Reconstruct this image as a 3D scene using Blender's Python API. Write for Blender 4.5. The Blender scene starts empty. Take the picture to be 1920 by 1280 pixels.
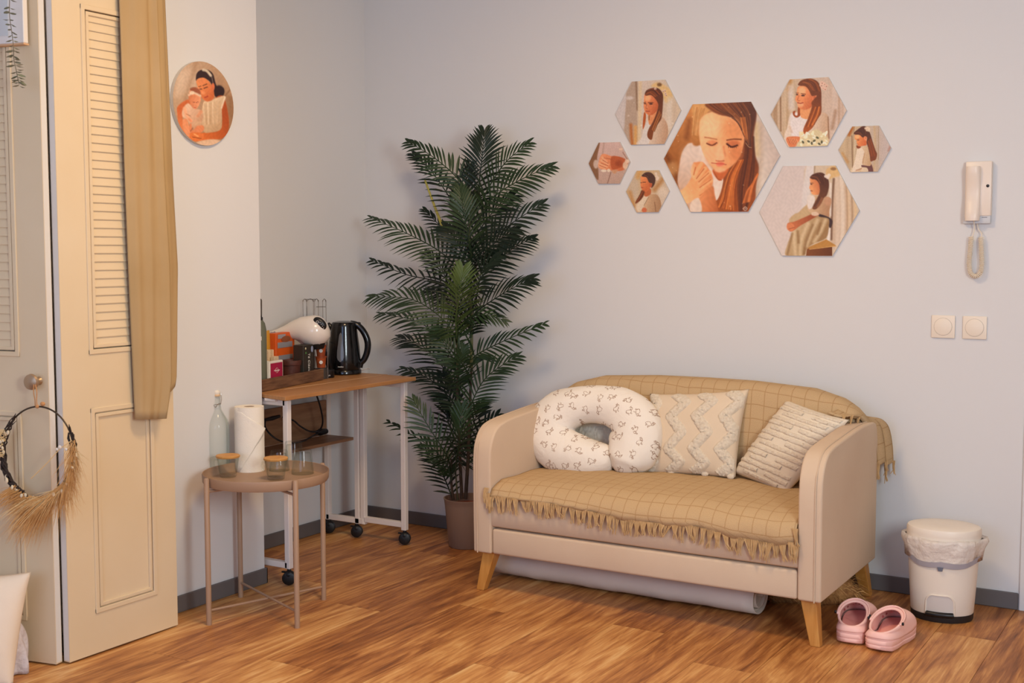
import bpy, bmesh, math, random
import numpy as np
from mathutils import Vector, Matrix
random.seed(7)
SC = bpy.context.scene
COL = SC.collection
# ------------------------------------------------------------------ camera
FPX = 2279.0
TILT = math.atan(170 / FPX)
YAW = math.atan(1375 / (FPX / math.cos(TILT)))
CAM = Vector((3.734, -4.804, 1.34))
cd = bpy.data.cameras.new('camera'); cam = bpy.data.objects.new('camera', cd); COL.objects.link(cam)
cd.sensor_width = 36.0; cd.lens = FPX / 1920 * 36.0; cd.clip_start = 0.05; cd.clip_end = 60
cam.location = CAM; cam.rotation_euler = (math.pi / 2 - TILT, 0, YAW)
cd.dof.use_dof = True; cd.dof.focus_distance = 5.2; cd.dof.aperture_fstop = 5.6
SC.camera = cam
# ------------------------------------------------------------------ view and light
SC.view_settings.view_transform = 'Standard'; SC.view_settings.look = 'None'
SC.view_settings.gamma = 1.0; SC.view_settings.use_curve_mapping = False
SC.view_settings.exposure = 0.0
SC.cycles.transparent_max_bounces = 32
wd = bpy.data.worlds.new('daylight'); SC.world = wd; wd.use_nodes = True
wd.node_tree.nodes['Background'].inputs[0].default_value = (0.55, 0.72, 1.0, 1)
wd.node_tree.nodes['Background'].inputs[1].default_value = 0.6
def area(name, loc, target, size, power, col, size_y=None, spread=None):
    l = bpy.data.lights.new(name, 'AREA'); l.energy = power; l.color = col; l.size = size
    if size_y: l.shape = 'RECTANGLE'; l.size_y = size_y
    if spread: l.spread = spread
    o = bpy.data.objects.new(name, l); COL.objects.link(o); o.location = loc
    d = Vector(target) - Vector(loc); o.rotation_euler = d.to_track_quat('-Z', 'Y').to_euler()
    return o
area('ceiling_lamp_light', (1.85, -1.95, 2.72), (1.85, -1.85, 0), 0.5, 32, (1.0, 0.70, 0.38))
area('side_fill_light', (4.9, -3.75, 1.7), (1.0, -1.2, 1.0), 0.9, 90, (0.84, 0.95, 1.0), 1.1)  # added cool fill from the right; the wall there has no opening
area('window_light', (2.3, -6.02, 1.55), (2.1, 0.0, 1.35), 2.5, 44, (0.42, 0.60, 1.0), 1.5)
# ------------------------------------------------------------------ geometry of the picture: pixel -> place
_F = Vector((-math.sin(YAW) * math.cos(TILT), math.cos(YAW) * math.cos(TILT), -math.sin(TILT)))
_R = Vector((math.cos(YAW), math.sin(YAW), 0)); _U = _R.cross(_F)
def ray(x, y): return _F * FPX + _R * (x - 960) - _U * (y - 640)
def onz(x, y, z=0.0): d = ray(x, y); return CAM + d * ((z - CAM.z) / d.z)
def ony(x, y, Y=0.0): d = ray(x, y); return CAM + d * ((Y - CAM.y) / d.y)
def onx(x, y, X=0.0): d = ray(x, y); return CAM + d * ((X - CAM.x) / d.x)
def onp(x, y, p, n): d = ray(x, y); p = Vector(p); n = Vector(n); return CAM + d * ((p - CAM).dot(n) / d.dot(n))
VIEW = Vector((_F.x, _F.y, 0)).normalized()
# ------------------------------------------------------------------ materials
def s2l(c):
    def g(v):
        v = v / 255.0
        return v / 12.92 if v <= 0.04045 else ((v + 0.055) / 1.055) ** 2.4
    return (g(c[0]), g(c[1]), g(c[2]), 1.0)
MATS = {}
def mat(name, rgb, rough=0.6, metal=0.0, bump=None, var=None, spec=0.5, sheen=0.0, trans=0.0, ior=1.45, coat=0.0, alpha=1.0, sss=0.0, stretch=None):
    if name in MATS: return MATS[name]
    m = bpy.data.materials.new(name); m.use_nodes = True; MATS[name] = m
    nt = m.node_tree; b = nt.nodes['Principled BSDF']
    b.inputs['Base Color'].default_value = s2l(rgb); b.inputs['Roughness'].default_value = rough
    b.inputs['Metallic'].default_value = metal; b.inputs['Specular IOR Level'].default_value = spec
    b.inputs['IOR'].default_value = ior; b.inputs['Transmission Weight'].default_value = trans
    b.inputs['Coat Weight'].default_value = coat; b.inputs['Alpha'].default_value = alpha
    if sheen: b.inputs['Sheen Weight'].default_value = sheen
    tc = None
    def coord():
        t = nt.nodes.new('ShaderNodeTexCoord'); mp = nt.nodes.new('ShaderNodeMapping')
        nt.links.new(t.outputs['Object'], mp.inputs[0])
        if stretch: mp.inputs['Scale'].default_value = stretch
        return mp.outputs[0]
    if var or bump: tc = coord()
    if var:
        sc, rgb2 = var[0], var[1]; 
        n = nt.nodes.new('ShaderNodeTexNoise'); n.inputs['Scale'].default_value = sc; n.inputs['Detail'].default_value = 5
        nt.links.new(tc, n.inputs['Vector'])
        r = nt.nodes.new('ShaderNodeValToRGB'); r.color_ramp.elements[0].position = 0.32; r.color_ramp.elements[1].position = 0.68
        r.color_ramp.elements[0].color = s2l(rgb2); r.color_ramp.elements[1].color = s2l(rgb)
        nt.links.new(n.outputs[0], r.inputs[0]); nt.links.new(r.outputs[0], b.inputs['Base Color'])
    if bump:
        n = nt.nodes.new('ShaderNodeTexNoise'); n.inputs['Scale'].default_value = bump[0]; n.inputs['Detail'].default_value = 3
        nt.links.new(tc, n.inputs['Vector'])
        bp = nt.nodes.new('ShaderNodeBump'); bp.inputs['Strength'].default_value = bump[1]; bp.inputs['Distance'].default_value = bump[2] if len(bump) > 2 else 0.002
        nt.links.new(n.outputs[0], bp.inputs['Height']); nt.links.new(bp.outputs[0], b.inputs['Normal'])
    return m
def ND(m, kind, **kw):
    n = m.node_tree.nodes.new(kind)
    for k, v in kw.items():
        if k.startswith('i_'): n.inputs[k[2:].replace('_', ' ')].default_value = v
        else: setattr(n, k, v)
    return n
def LK(m, a, b): m.node_tree.links.new(a, b)
def math_node(m, op, a, b=None, c=None):
    n = m.node_tree.nodes.new('ShaderNodeMath'); n.operation = op
    for i, v in enumerate((a, b, c)):
        if v is None: continue
        if isinstance(v, (int, float)): n.inputs[i].default_value = v
        else: m.node_tree.links.new(v, n.inputs[i])
    return n.outputs[0]
# ------------------------------------------------------------------ mesh helpers
class MB:
    def __init__(s): s.v = []; s.f = []; s.uv = None
    def add(s, vs, fs):
        o = len(s.v); s.v += [Vector(p) for p in vs]; s.f += [tuple(i + o for i in f) for f in fs]; return o
    def box(s, x0, x1, y0, y1, z0, z1, M=None):
        vs = [Vector((x, y, z)) for z in (z0, z1) for y in (y0, y1) for x in (x0, x1)]
        if M: vs = [M @ p for p in vs]
        s.add(vs, [(0, 2, 3, 1), (4, 5, 7, 6), (0, 1, 5, 4), (2, 6, 7, 3), (0, 4, 6, 2), (1, 3, 7, 5)]); return s
    def grid(s, rows, cu=False, cv=False):
        R = len(rows); C = len(rows[0]); fs = []
        for i in range(R if cv else R - 1):
            for j in range(C if cu else C - 1):
                fs.append((i * C + j, i * C + (j + 1) % C, ((i + 1) % R) * C + (j + 1) % C, ((i + 1) % R) * C + j))
        s.add([p for r in rows for p in r], fs); return s
    def tube(s, pts, r, n=8, cap=True, closed=False, ell=None):
        pts = [Vector(p) for p in pts]; N = len(pts)
        rs = r if isinstance(r, (list, tuple)) else [r] * N
        rows = []; up = None
        for i in range(N):
            if closed: t = pts[(i + 1) % N] - pts[i - 1]
            else: t = pts[min(i + 1, N - 1)] - pts[max(i - 1, 0)]
            if t.length < 1e-9: t = Vector((0, 0, 1))
            t.normalize()
            if up is None:
                up = Vector((0, 0, 1)) if abs(t.z) < 0.9 else Vector((1, 0, 0))
            a = (up - t * up.dot(t))
            if a.length < 1e-6: a = t.orthogonal()
            a.normalize(); up = a; b = t.cross(a)
            rows.append([pts[i] + (a * math.cos(2 * math.pi * k / n) + b * math.sin(2 * math.pi * k / n)) * rs[i] for k in range(n)])
        o = len(s.v); s.grid(rows, cu=True, cv=closed)
        if cap and not closed:
            s.f.append(tuple(o + k for k in reversed(range(n)))); s.f.append(tuple(o + (N - 1) * n + k for k in range(n)))
        return s
    def lathe(s, prof, n=32, M=None, ex=1.0, ey=1.0):
        rows = []
        for r, z in prof:
            rows.append([Vector((r * ex * math.cos(2 * math.pi * k / n), r * ey * math.sin(2 * math.pi * k / n), z)) for k in range(n)])
        if M: rows = [[M @ p for p in r] for r in rows]
        o = len(s.v); s.grid(rows, cu=True)
        if prof[0][0] > 1e-6: s.f.append(tuple(o + k for k in reversed(range(n))))
        if prof[-1][0] > 1e-6: s.f.append(tuple(o + (len(prof) - 1) * n + k for k in range(n)))
        return s
    def ball(s, c, rx, ry=None, rz=None, n=16, m=10, M=None):
        ry = ry or rx; rz = rz or rx; c = Vector(c)
        rows = []
        for i in range(m + 1):
            th = math.pi * i / m; q = max(math.sin(th), 1e-4)
            rows.append([Vector((rx * q * math.cos(2 * math.pi * k / n), ry * q * math.sin(2 * math.pi * k / n), -rz * math.cos(th))) for k in range(n)])
        if M: rows = [[c + M @ p for p in r] for r in rows]
        else: rows = [[c + p for p in r] for r in rows]
        s.grid(rows, cu=True); return s
    def prism(s, poly, fn, d0, d1):
        n = len(poly)
        s.add([fn(p, d0) for p in poly] + [fn(p, d1) for p in poly],
              [tuple(reversed(range(n))), tuple(range(n, 2 * n))] + [(i, (i + 1) % n, n + (i + 1) % n, n + i) for i in range(n)]); return s
    def build(s, name, m, parent=None, smooth=True, bevel=0.0, seg=2, sub=0, angle=40, loc=None, weld=False, uv=None):
        off = Vector((0, 0, 0))
        q = parent
        while q is not None: off += q.location; q = q.parent
        if loc is not None: off = Vector(loc)
        me = bpy.data.meshes.new(name)
        me.from_pydata([tuple(p - off) for p in s.v], [], s.f)
        bm = bmesh.new(); bm.from_mesh(me)
        if weld: bmesh.ops.remove_doubles(bm, verts=bm.verts, dist=1e-5)
        bmesh.ops.recalc_face_normals(bm, faces=bm.faces)
        if bevel:
            es = [e for e in bm.edges if len(e.link_faces) == 2 and e.calc_face_angle(0) > math.radians(30)]
            bmesh.ops.bevel(bm, geom=es, offset=bevel, segments=seg, profile=0.5, affect='EDGES', clamp_overlap=True)
        bm.to_mesh(me); bm.free()
        if uv is not None:
            ul = me.uv_layers.new(name='UVMap')
            for lp in me.loops: ul.data[lp.index].uv = uv[lp.vertex_index]
        o = bpy.data.objects.new(name, me); COL.objects.link(o)
        if m: me.materials.append(m)
        if smooth:
            me.polygons.foreach_set('use_smooth', [True] * len(me.polygons))
            try: me.set_sharp_from_angle(angle=math.radians(angle))
            except Exception: pass
        if sub:
            md = o.modifiers.new('sub', 'SUBSURF'); md.levels = sub; md.render_levels = sub
        if parent: o.parent = parent
        elif loc is not None: o.location = loc
        return o
def thing(name, label, cat, loc, group=None):
    o = bpy.data.objects.new(name, None); COL.objects.link(o); o.location = loc; o.empty_display_size = 0.05
    return tag(o, label, cat, group)
def tag(o, label, cat=None, group=None):
    o['label'] = label
    if cat: o['category'] = cat
    if group: o['group'] = group
    return o
def struct(o, label=None): 
    o['kind'] = 'structure'
    if label: o['label'] = label
    return o
def lerp(a, b, t): return a + (b - a) * t
def interp(x, xs, ys): return float(np.interp(x, xs, ys))
def catmull(pts, k=8, closed=False):
    P = [np.array(p, float) for p in pts]; n = len(P); out = []
    for i in range(n if closed else n - 1):
        p0 = P[(i - 1) % n] if closed else P[max(i - 1, 0)]; p1 = P[i]; p2 = P[(i + 1) % n]
        p3 = P[(i + 2) % n] if closed else P[min(i + 2, n - 1)]
        for j in range(k):
            t = j / k
            out.append(0.5 * ((2 * p1) + (-p0 + p2) * t + (2 * p0 - 5 * p1 + 4 * p2 - p3) * t * t + (-p0 + 3 * p1 - 3 * p2 + p3) * t ** 3))
    if not closed: out.append(P[-1])
    return out
def cm3(pts, k=8, closed=False): return [Vector(p) for p in catmull([tuple(p) for p in pts], k, closed)]
def text(name, s, size, m, M, parent, depth=0.0004, align='CENTER', shear=0.0, label=None):
    cu = bpy.data.curves.new(name, 'FONT'); cu.body = s; cu.size = size; cu.extrude = depth; cu.align_x = align; cu.align_y = 'CENTER'; cu.shear = shear
    tmp = bpy.data.objects.new(name + '_tmp', cu); COL.objects.link(tmp)
    dg = bpy.context.evaluated_depsgraph_get(); me = bpy.data.meshes.new_from_object(tmp.evaluated_get(dg))
    bpy.data.objects.remove(tmp)
    off = Vector((0, 0, 0)); q = parent
    while q is not None: off += q.location; q = q.parent
    me.transform(Matrix.Translation(-off) @ M); me.materials.clear(); me.materials.append(m)
    me.name = name
    o = bpy.data.objects.new(name, me); COL.objects.link(o); o.parent = parent
    return o
def frame(o, x, y):
    x = Vector(x).normalized(); y = Vector(y); y = (y - x * y.dot(x)).normalized(); z = x.cross(y); o = Vector(o)
    return Matrix(((x.x, y.x, z.x, o.x), (x.y, y.y, z.y, o.y), (x.z, y.z, z.z, o.z), (0, 0, 0, 1)))
# ================================================================== the room
m_wall = mat('wall_paint', (222, 220, 219), 0.85, bump=(180, 0.12, 0.001), spec=0.25)
m_wall2 = mat('ceiling_paint', (235, 232, 228), 0.9)
m_base = mat('grey_baseboard', (104, 98, 97), 0.55, bump=(60, 0.05))
m_under = mat('subfloor', (60, 45, 35), 0.9)
# floor: planks of wood-look vinyl, each a piece of its own
mp = bpy.data.materials.new('wood_plank'); mp.use_nodes = True
b = mp.node_tree.nodes['Principled BSDF']; b.inputs['Roughness'].default_value = 0.42; b.inputs['Specular IOR Level'].default_value = 0.4
tcn = ND(mp, 'ShaderNodeTexCoord'); oi = ND(mp, 'ShaderNodeObjectInfo')
rnd = math_node(mp, 'MULTIPLY', oi.outputs['Random'], 57.0)
cmb = ND(mp, 'ShaderNodeCombineXYZ'); LK(mp, rnd, cmb.inputs[0]); LK(mp, rnd, cmb.inputs[1]); LK(mp, rnd, cmb.inputs[2])
vadd = ND(mp, 'ShaderNodeVectorMath', operation='ADD'); LK(mp, tcn.outputs['Object'], vadd.inputs[0]); LK(mp, cmb.outputs[0], vadd.inputs[1])
mpa = ND(mp, 'ShaderNodeMapping'); mpa.inputs['Scale'].default_value = (11.0, 1.5, 1); LK(mp, vadd.outputs[0], mpa.inputs[0])
mpb = ND(mp, 'ShaderNodeMapping'); mpb.inputs['Scale'].default_value = (90.0, 3.5, 1); LK(mp, vadd.outputs[0], mpb.inputs[0])
n1 = ND(mp, 'ShaderNodeTexNoise', i_Scale=1.0, i_Detail=6.0, i_Roughness=0.55, i_Distortion=2.2); LK(mp, mpa.outputs[0], n1.inputs['Vector'])
n2 = ND(mp, 'ShaderNodeTexNoise', i_Scale=1.0, i_Detail=4.0, i_Roughness=0.6, i_Distortion=0.4); LK(mp, mpb.outputs[0], n2.inputs['Vector'])
sep = ND(mp, 'ShaderNodeSeparateColor'); LK(mp, oi.outputs['Color'], sep.inputs[0])
t0 = math_node(mp, 'MULTIPLY_ADD', n1.outputs[0], 1.55, -0.80)
t1 = math_node(mp, 'MULTIPLY_ADD', n2.outputs[0], 0.9, -0.45)
mpc = ND(mp, 'ShaderNodeMapping'); mpc.inputs['Scale'].default_value = (260.0, 9.0, 1); LK(mp, vadd.outputs[0], mpc.inputs[0])
n3 = ND(mp, 'ShaderNodeTexNoise', i_Scale=1.0, i_Detail=3.0, i_Roughness=0.6); LK(mp, mpc.outputs[0], n3.inputs['Vector'])
t2 = math_node(mp, 'MULTIPLY_ADD', n3.outputs[0], 0.5, -0.25)
tt = math_node(mp, 'ADD', math_node(mp, 'ADD', math_node(mp, 'ADD', t0, t1), t2), sep.outputs[0])
cr = ND(mp, 'ShaderNodeValToRGB'); LK(mp, tt, cr.inputs[0])
e = cr.color_ramp.elements; e[0].position = 0.0; e[0].color = s2l((116, 68, 34)); e[1].position = 1.0; e[1].color = s2l((228, 182, 122))
for ps, c in ((0.3, (154, 96, 50)), (0.55, (188, 127, 70)), (0.78, (212, 155, 92))):
    q = e.new(ps); q.color = s2l(c)
LK(mp, cr.outputs[0], b.inputs['Base Color'])
bp = ND(mp, 'ShaderNodeBump'); bp.inputs['Strength'].default_value = 0.12; bp.inputs['Distance'].default_value = 0.001
LK(mp, n2.outputs[0], bp.inputs['Height']); LK(mp, bp.outputs[0], b.inputs['Normal'])
FX0, FX1, FY0 = -0.3, 5.0, -6.0
fl = MB().box(FX0, FX1, FY0, 0.15, -0.06, -0.004).build('floor', m_under, smooth=False); struct(fl, 'warm brown wood plank floor')
joints = {3: -1.025, 6: -0.944, 8: -1.171, 11: -0.432, 1: -1.25, 2: -1.868, 0: -0.433, -1: -1.067, 4: -0.35, 5: -1.55, 7: -0.55, 9: -0.62, 10: -1.40, 12: -0.9}
tones = {}
for k, jy in joints.items(): tones[(k, 0)] = 0.40; tones[(k, 1)] = 0.68
tones[(3, 0)] = 0.66; tones[(3, 1)] = 0.45; tones[(1, 0)] = .42; tones[(0, 1)] = 0.55; tones[(0, 2)] = .45; tones[(4, 1)] = .62; tones[(5, 0)] = .5; tones[(7, 1)] = .48; tones[(9, 1)] = .58; tones[(10, 0)] = .5; tones[(12, 1)] = .47; tones[(-1, 0)] = .5
PL = 1.58; PW = 0.2025
for k in range(-5, 22):
    x0 = 0.62 + PW * k; x1 = x0 + PW
    if x1 < FX0 or x0 > FX1: continue
    jy = joints.get(k, -random.uniform(0.2, 1.5))
    ys = [0.15]; y = jy
    while y > FY0: ys.append(y); y -= PL
    ys.append(FY0)
    for i in range(len(ys) - 1):
        a, c = ys[i], ys[i + 1]
        g = 0.0007
        xa, xb = max(x0, FX0) + g, min(x1, FX1) - g
        cx, cy = (xa + xb) / 2, (a + c) / 2
        o = MB().box(xa, xb, c + g, a - g, -0.004, 0.0).build('plank', mp, None, smooth=False, loc=(cx, cy, 0))
        o.parent = fl
        t = tones.get((k, i), random.uniform(0.42, 0.66)); o.color = (t, t, t, 1)
# walls
def wallbox(name, x0, x1, y0, y1, z0, z1, m=m_wall): return struct(MB().box(x0, x1, y0, y1, z0, z1).build(name, m, smooth=False))
CH = 2.80
wallbox('wall_back', -0.3, 3.085, 0.0, 0.15, 0, CH)
wallbox('wall_back', 3.085, 4.05, 0.0, 0.15, 2.08, CH)
wallbox('wall_back', 4.05, 5.1, 0.0, 0.15, 0, CH)
wallbox('wall_left', -0.3, 0.0, -1.181, 0.0, 0, CH)
pier = wallbox('wall_left_pier', -0.3, 0.387, -2.20, -1.181, 0, CH)
wallbox('wall_left_front', -0.45, -0.3, -6.0, -2.20, 0, CH)
wallbox('wall_right', 5.0, 5.15, -6.0, 0.0, 0, CH)
wallbox('ceiling', -0.45, 5.15, -6.0, 0.15, CH, CH + 0.1, m_wall2)
for (x0, x1, z0, z1) in ((-0.45, 0.95, 0, CH), (3.65, 5.15, 0, CH), (0.95, 3.65, 0, 0.75), (0.95, 3.65, 2.35, CH)): wallbox('wall_front', x0, x1, -6.15, -6.0, z0, z1)
m_win = mat('window_white', (230, 228, 224), .5)
wf = MB().box(0.95, 1.0, -6.12, -6.04, .75, 2.35).build('window_1', m_win, smooth=False); struct(wf, 'white framed window')
wf2 = MB().box(4.975, 5.0, -4.32, -4.26, 1.05, 2.35).build('side_light_frame', m_win, smooth=False); struct(wf2, 'white frame added around the side light on the solid right wall')  # frame added round the side fill light, no window in this wall
for (y0, y1, z0, z1) in ((-3.24, -3.18, 1.05, 2.35), (-4.26, -3.24, 1.05, 1.11), (-4.26, -3.24, 2.29, 2.35)): MB().box(4.975, 5.0, y0, y1, z0, z1).build('frame_bar', m_win, wf2, smooth=False)
for (x0, x1, z0, z1) in ((3.6, 3.65, .75, 2.35), (1.0, 3.6, .75, .80), (1.0, 3.6, 2.30, 2.35), (2.28, 2.32, .80, 2.30)): MB().box(x0, x1, -6.12, -6.04, z0, z1).build('frame_bar', m_win, wf, smooth=False)
def bb(name, x0, x1, y0, y1):
    o = MB().box(x0, x1, y0, y1, 0.0, 0.064).build(name, m_base, smooth=False, bevel=0.003, seg=1); return struct(o)
bb('baseboard_back', 0.0, 3.056, -0.010, 0.0)
bb('baseboard_left', 0.0, 0.010, -1.181, -0.010)
bb('baseboard_left_pier', 0.387, 0.397, -2.20, -1.171)
bb('baseboard_left_return', 0.0, 0.397, -1.181, -1.171)
# door beside the back wall's right end
m_trim = mat('cream_trim', (226, 214, 198), 0.5)
m_dtrim = mat('oak_door', (196, 150, 100), 0.5, var=(3, (178, 130, 82)), stretch=(14, 14, 1))
struct(MB().box(3.060, 3.085, -0.012, 0.15, 0, 2.08).build('trim_1', m_wall, smooth=False, bevel=0.002, seg=1))
dr = MB().box(3.085, 4.05, 0.02, 0.06, 0.004, 2.08).build('door_1', m_dtrim, smooth=False, bevel=0.002, seg=1); struct(dr, 'oak door at the right end of the back wall')
for (x0, x1, z0, z1) in ((3.085, 3.14, 0, 2.08), (3.995, 4.05, 0, 2.08), (3.14, 3.995, 2.02, 2.08)): MB().box(x0, x1, -0.018, 0.02, z0, z1).build('door_frame', m_dtrim, dr, smooth=False)
m_metal = mat('brushed_metal', (150, 145, 138), 0.3, 1.0)
hb = MB().tube([(3.22, 0.02, 1.02), (3.22, -0.03, 1.02), (3.33, -0.03, 1.02)], 0.009, 8).build('door_handle', m_metal, dr)
# ------------------------------------------------------------------ folding louvre doors
m_door = mat('cream_door_paint', (225, 203, 169), 0.5, bump=(40, 0.06), var=(2.5, (221, 197, 160)))
m_edge = mat('pale_door_edge', (222, 216, 208), 0.6)
def louvre_door(name, O, U, W, label, hidden=None):
    # O: bottom corner at the folding joint, U: unit direction along the door; the face looks along n
    U = Vector(U).normalized(); n = Vector((U.y, -U.x, 0))
    if n.dot(CAM - Vector(O)) < 0: n = -n
    O = Vector(O); T = 0.028; Hh = 2.25
    t = thing(name, label, 'door', O)
    def P(u, z, d): return O + U * u + n * d + Vector((0, 0, z))
    def bx(mb, u0, u1, z0, z1, d0, d1):
        vs = [P(u, z, d) for z in (z0, z1) for d in (d0, d1) for u in (u0, u1)]
        mb.add(vs, [(0, 2, 3, 1), (4, 5, 7, 6), (0, 1, 5, 4), (2, 6, 7, 3), (0, 4, 6, 2), (1, 3, 7, 5)])
    s0 = 0.118; s1 = W - 0.103; zl0, zl1, zp0, zp1 = 1.012, 2.118, 0.15, 0.815
    for nm, u0, u1 in (('stile', 0, s0), ('stile', s1, W)):
        q = MB(); bx(q, u0, u1, 0.006, Hh, -T, 0); q.build(nm, m_door, t, smooth=False)
    for z0, z1 in ((0.006, zp0), (zp1, zl0), (zl1, Hh)):
        q = MB(); bx(q, s0, s1, z0, z1, -T, 0); q.build('rail', m_door, t, smooth=False)
    q = MB(); bx(q, s0, s1, zp0, zp1, -T + 0.006, -0.006); q.build('panel', m_door, t, smooth=False)
    q = MB(); bx(q, -0.0006, 0.0, 0.01, Hh - 0.004, -T + 0.002, -0.002); q.build('door_edge', m_edge, t, smooth=False)
    # mouldings: picture-frame strips round the panel and the louvre field
    for (z0, z1) in ((zp0, zp1), (zl0, zl1)):
        for w0, w1, h in ((-0.010, 0.006, 0.0045), (0.010, 0.022, 0.002)):
            q = MB()
            bx(q, s0 + w0, s0 + w1, z0 + w0, z1 - w0, -0.007, h); bx(q, s1 - w1, s1 - w0, z0 + w0, z1 - w0, -0.007, h)
            bx(q, s0 + w0, s1 - w0, z0 + w0, z0 + w1, -0.007, h * .98); bx(q, s0 + w0, s1 - w0, z1 - w1, z1 - w0, -0.007, h * .98)
            q.build('moulding', m_door, t, smooth=False, bevel=0.0015, seg=1)
    ns = 39; dz = (zl1 - zl0 - 0.03) / ns; me = None
    for i in range(ns):
        zc = zl0 + 0.015 + dz * (i + 0.5)
        if me is None:
            q = MB(); hz = dz * 0.60
            pr = [(-0.0100, dz * .62), (-0.0070, dz * .62), (-0.0015, -dz * .38), (-0.002, -dz * .46), (-0.006, -dz * .44)]
            q.prism(pr, lambda p, u: P(u, p[1], p[0]), s0, s1)
            o = q.build('louvre_slat', m_door, t, smooth=False); me = o.data; o.location.z = zc
        else:
            o = bpy.data.objects.new('louvre_slat', me); COL.objects.link(o); o.parent = t; o.location.z = zc
    q = MB(); bx(q, s0, s1, zl0, zl1, -T + 0.001, -T + 0.003); q.build('backing', m_door, t, smooth=False)
    return t, P
dA, PA = louvre_door('louvre_door', (0.512, -2.236, 0), (0, 1, 0), 0.468, 'cream louvred folding door with a brown cloth hung over it', None)
dB, PB = louvre_door('louvre_door', (0.489, -2.270, 0), (-0.978, -0.21, 0), 0.468, 'cream louvred folding door with a round knob and a dried wreath')
m_dark = mat('gap_shade', (50, 50, 62), 0.6)  # dark colour stands in for the shade in the gap between the leaves
MB().box(0.462, 0.478, -2.252, -2.240, 0.01, 2.2).build('gap_shade_strip', m_dark, dB, smooth=False)
m_hinge = mat('hinge_steel', (150, 135, 125), 0.45, 0.8)
for z in (0.14, 0.84, 1.6):
    MB().tube([(0.480, -2.2545, z), (0.480, -2.2545, z + 0.07)], 0.005, 8).build('hinge', m_hinge, dB)
# knob of the front-facing leaf
kc = onp(65, 715, PB(0.1, 0.9, 0.02), Vector((0.21, -0.978, 0)))
ku = (kc - PB(0, 0, 0)).dot(Vector((-0.978, -0.21, 0))); kz = kc.z
m_knob = mat('brushed_bronze_knob', (176, 150, 122), 0.38, 0.7)
nB = Vector((0.21, -0.978, 0))
MK = frame(PB(ku, kz, 0), Vector((0, 0, 1)), nB.cross(Vector((0, 0, 1))))
MK = frame(PB(ku, kz, 0), nB.cross(Vector((0, 0, 1))), Vector((0, 0, 1)))
if (MK.to_3x3() @ Vector((0, 0, 1))).dot(nB) < 0: MK = frame(PB(ku, kz, 0), Vector((0, 0, 1)).cross(nB), Vector((0, 0, 1)))
MB().lathe([(0.014, 0), (0.012, 0.004), (0.008, 0.012), (0.009, 0.02), (0.022, 0.026), (0.026, 0.034), (0.024, 0.042), (0.014, 0.047), (0.0, 0.048)], 24, MK).build('knob', m_knob, dB)
# ================================================================== sofa
def fabric(name, rgb, rgb2, sc=900, bs=0.25, rough=0.9):
    m = mat(name, rgb, rough, var=(3.0, rgb2), spec=0.15)
    if sc:
        nt = m.node_tree; t = nt.nodes.new('ShaderNodeTexCoord'); w1 = ND(m, 'ShaderNodeTexNoise', i_Scale=float(sc), i_Detail=2.0); LK(m, t.outputs['Object'], w1.inputs['Vector'])
        w2 = ND(m, 'ShaderNodeTexNoise', i_Scale=9.0, i_Detail=3.0); LK(m, t.outputs['Object'], w2.inputs['Vector'])
        hh = math_node(m, 'MULTIPLY_ADD', w2.outputs[0], 4.0, w1.outputs[0])
        bp = ND(m, 'ShaderNodeBump'); bp.inputs['Strength'].default_value = bs; bp.inputs['Distance'].default_value = 0.0015
        LK(m, hh, bp.inputs['Height']); LK(m, bp.outputs[0], nt.nodes['Principled BSDF'].inputs['Normal'])
    return m
m_sofa = fabric('beige_linen', (214, 190, 164), (208, 182, 156), 700, 0.3)
m_seam = mat('sofa_piping', (196, 170, 142), 0.9)
m_leg = mat('honey_wood', (204, 146, 74), 0.4, var=(2.2, (188, 126, 56)), stretch=(30, 30, 3))
SX0, SX1, SYF, SYB, SZ = 1.166, 2.556, -0.832, -0.125, 0.156
sofa = thing('loveseat', 'small beige fabric loveseat with rounded arms and splayed wooden legs', 'sofa', ((SX0 + SX1) / 2, (SYF + SYB) / 2, 0))
def arm_profile():
    p = [(SYF + 0.0, SZ), (SYF - 0.004, 0.30), (SYF - 0.006, 0.47)]
    p += [tuple(q) for q in catmull([(SYF - 0.006, 0.52), (SYF + 0.004, 0.585), (SYF + 0.045, 0.643), (SYF + 0.12, 0.668), (-0.55, 0.682), (-0.38, 0.694), (-0.24, 0.696), (-0.16, 0.688), (SYB, 0.655)], 4)]
    p += [(SYB, 0.40), (SYB, SZ)]
    return p
AW = 0.082
for side in (0, 1):
    xa, xb = (SX0, SX0 + AW) if side == 0 else (SX1 - AW, SX1)
    def fn(p, d): return Vector((d, p[0], p[1]))
    o = MB().prism(arm_profile(), fn, xa, xb).build('arm', m_sofa, sofa, bevel=0.022, seg=4, angle=60)
    xs = xa + 0.022 if side == 0 else xb - 0.022
    pts = [Vector((xs, p[0] - 0.0035 if p[1] < 0.6 else p[0], p[1] + (0.0015 if p[1] > 0.55 else 0))) for p in arm_profile()[:-3]]
    pts = [Vector((xs, p.y, p.z)) for p in pts]
    MB().tube(pts, 0.0022, 6).build('piping', m_sofa, o)
TX = [1.180, 1.194, 1.228, 1.285, 1.40, 1.65, 1.86, 2.07, 2.32, 2.437, 2.497, 2.530, 2.542]
TZ = [0.600, 0.672, 0.725, 0.762, 0.792, 0.806, 0.808, 0.806, 0.790, 0.757, 0.718, 0.668, 0.600]
def ztop(x): return interp(x, TX, TZ)
outl = [(1.180, 0.17)] + [tuple(p) for p in catmull(list(zip(TX, TZ)), 4)] + [(2.542, 0.17)]
MB().prism(outl, lambda p, d: Vector((p[0], d + 0.06 * (p[1] - 0.45), p[1])), SYB - 0.118, SYB - 0.02).build('backrest', m_sofa, sofa, bevel=0.035, seg=4, angle=60)
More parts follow.
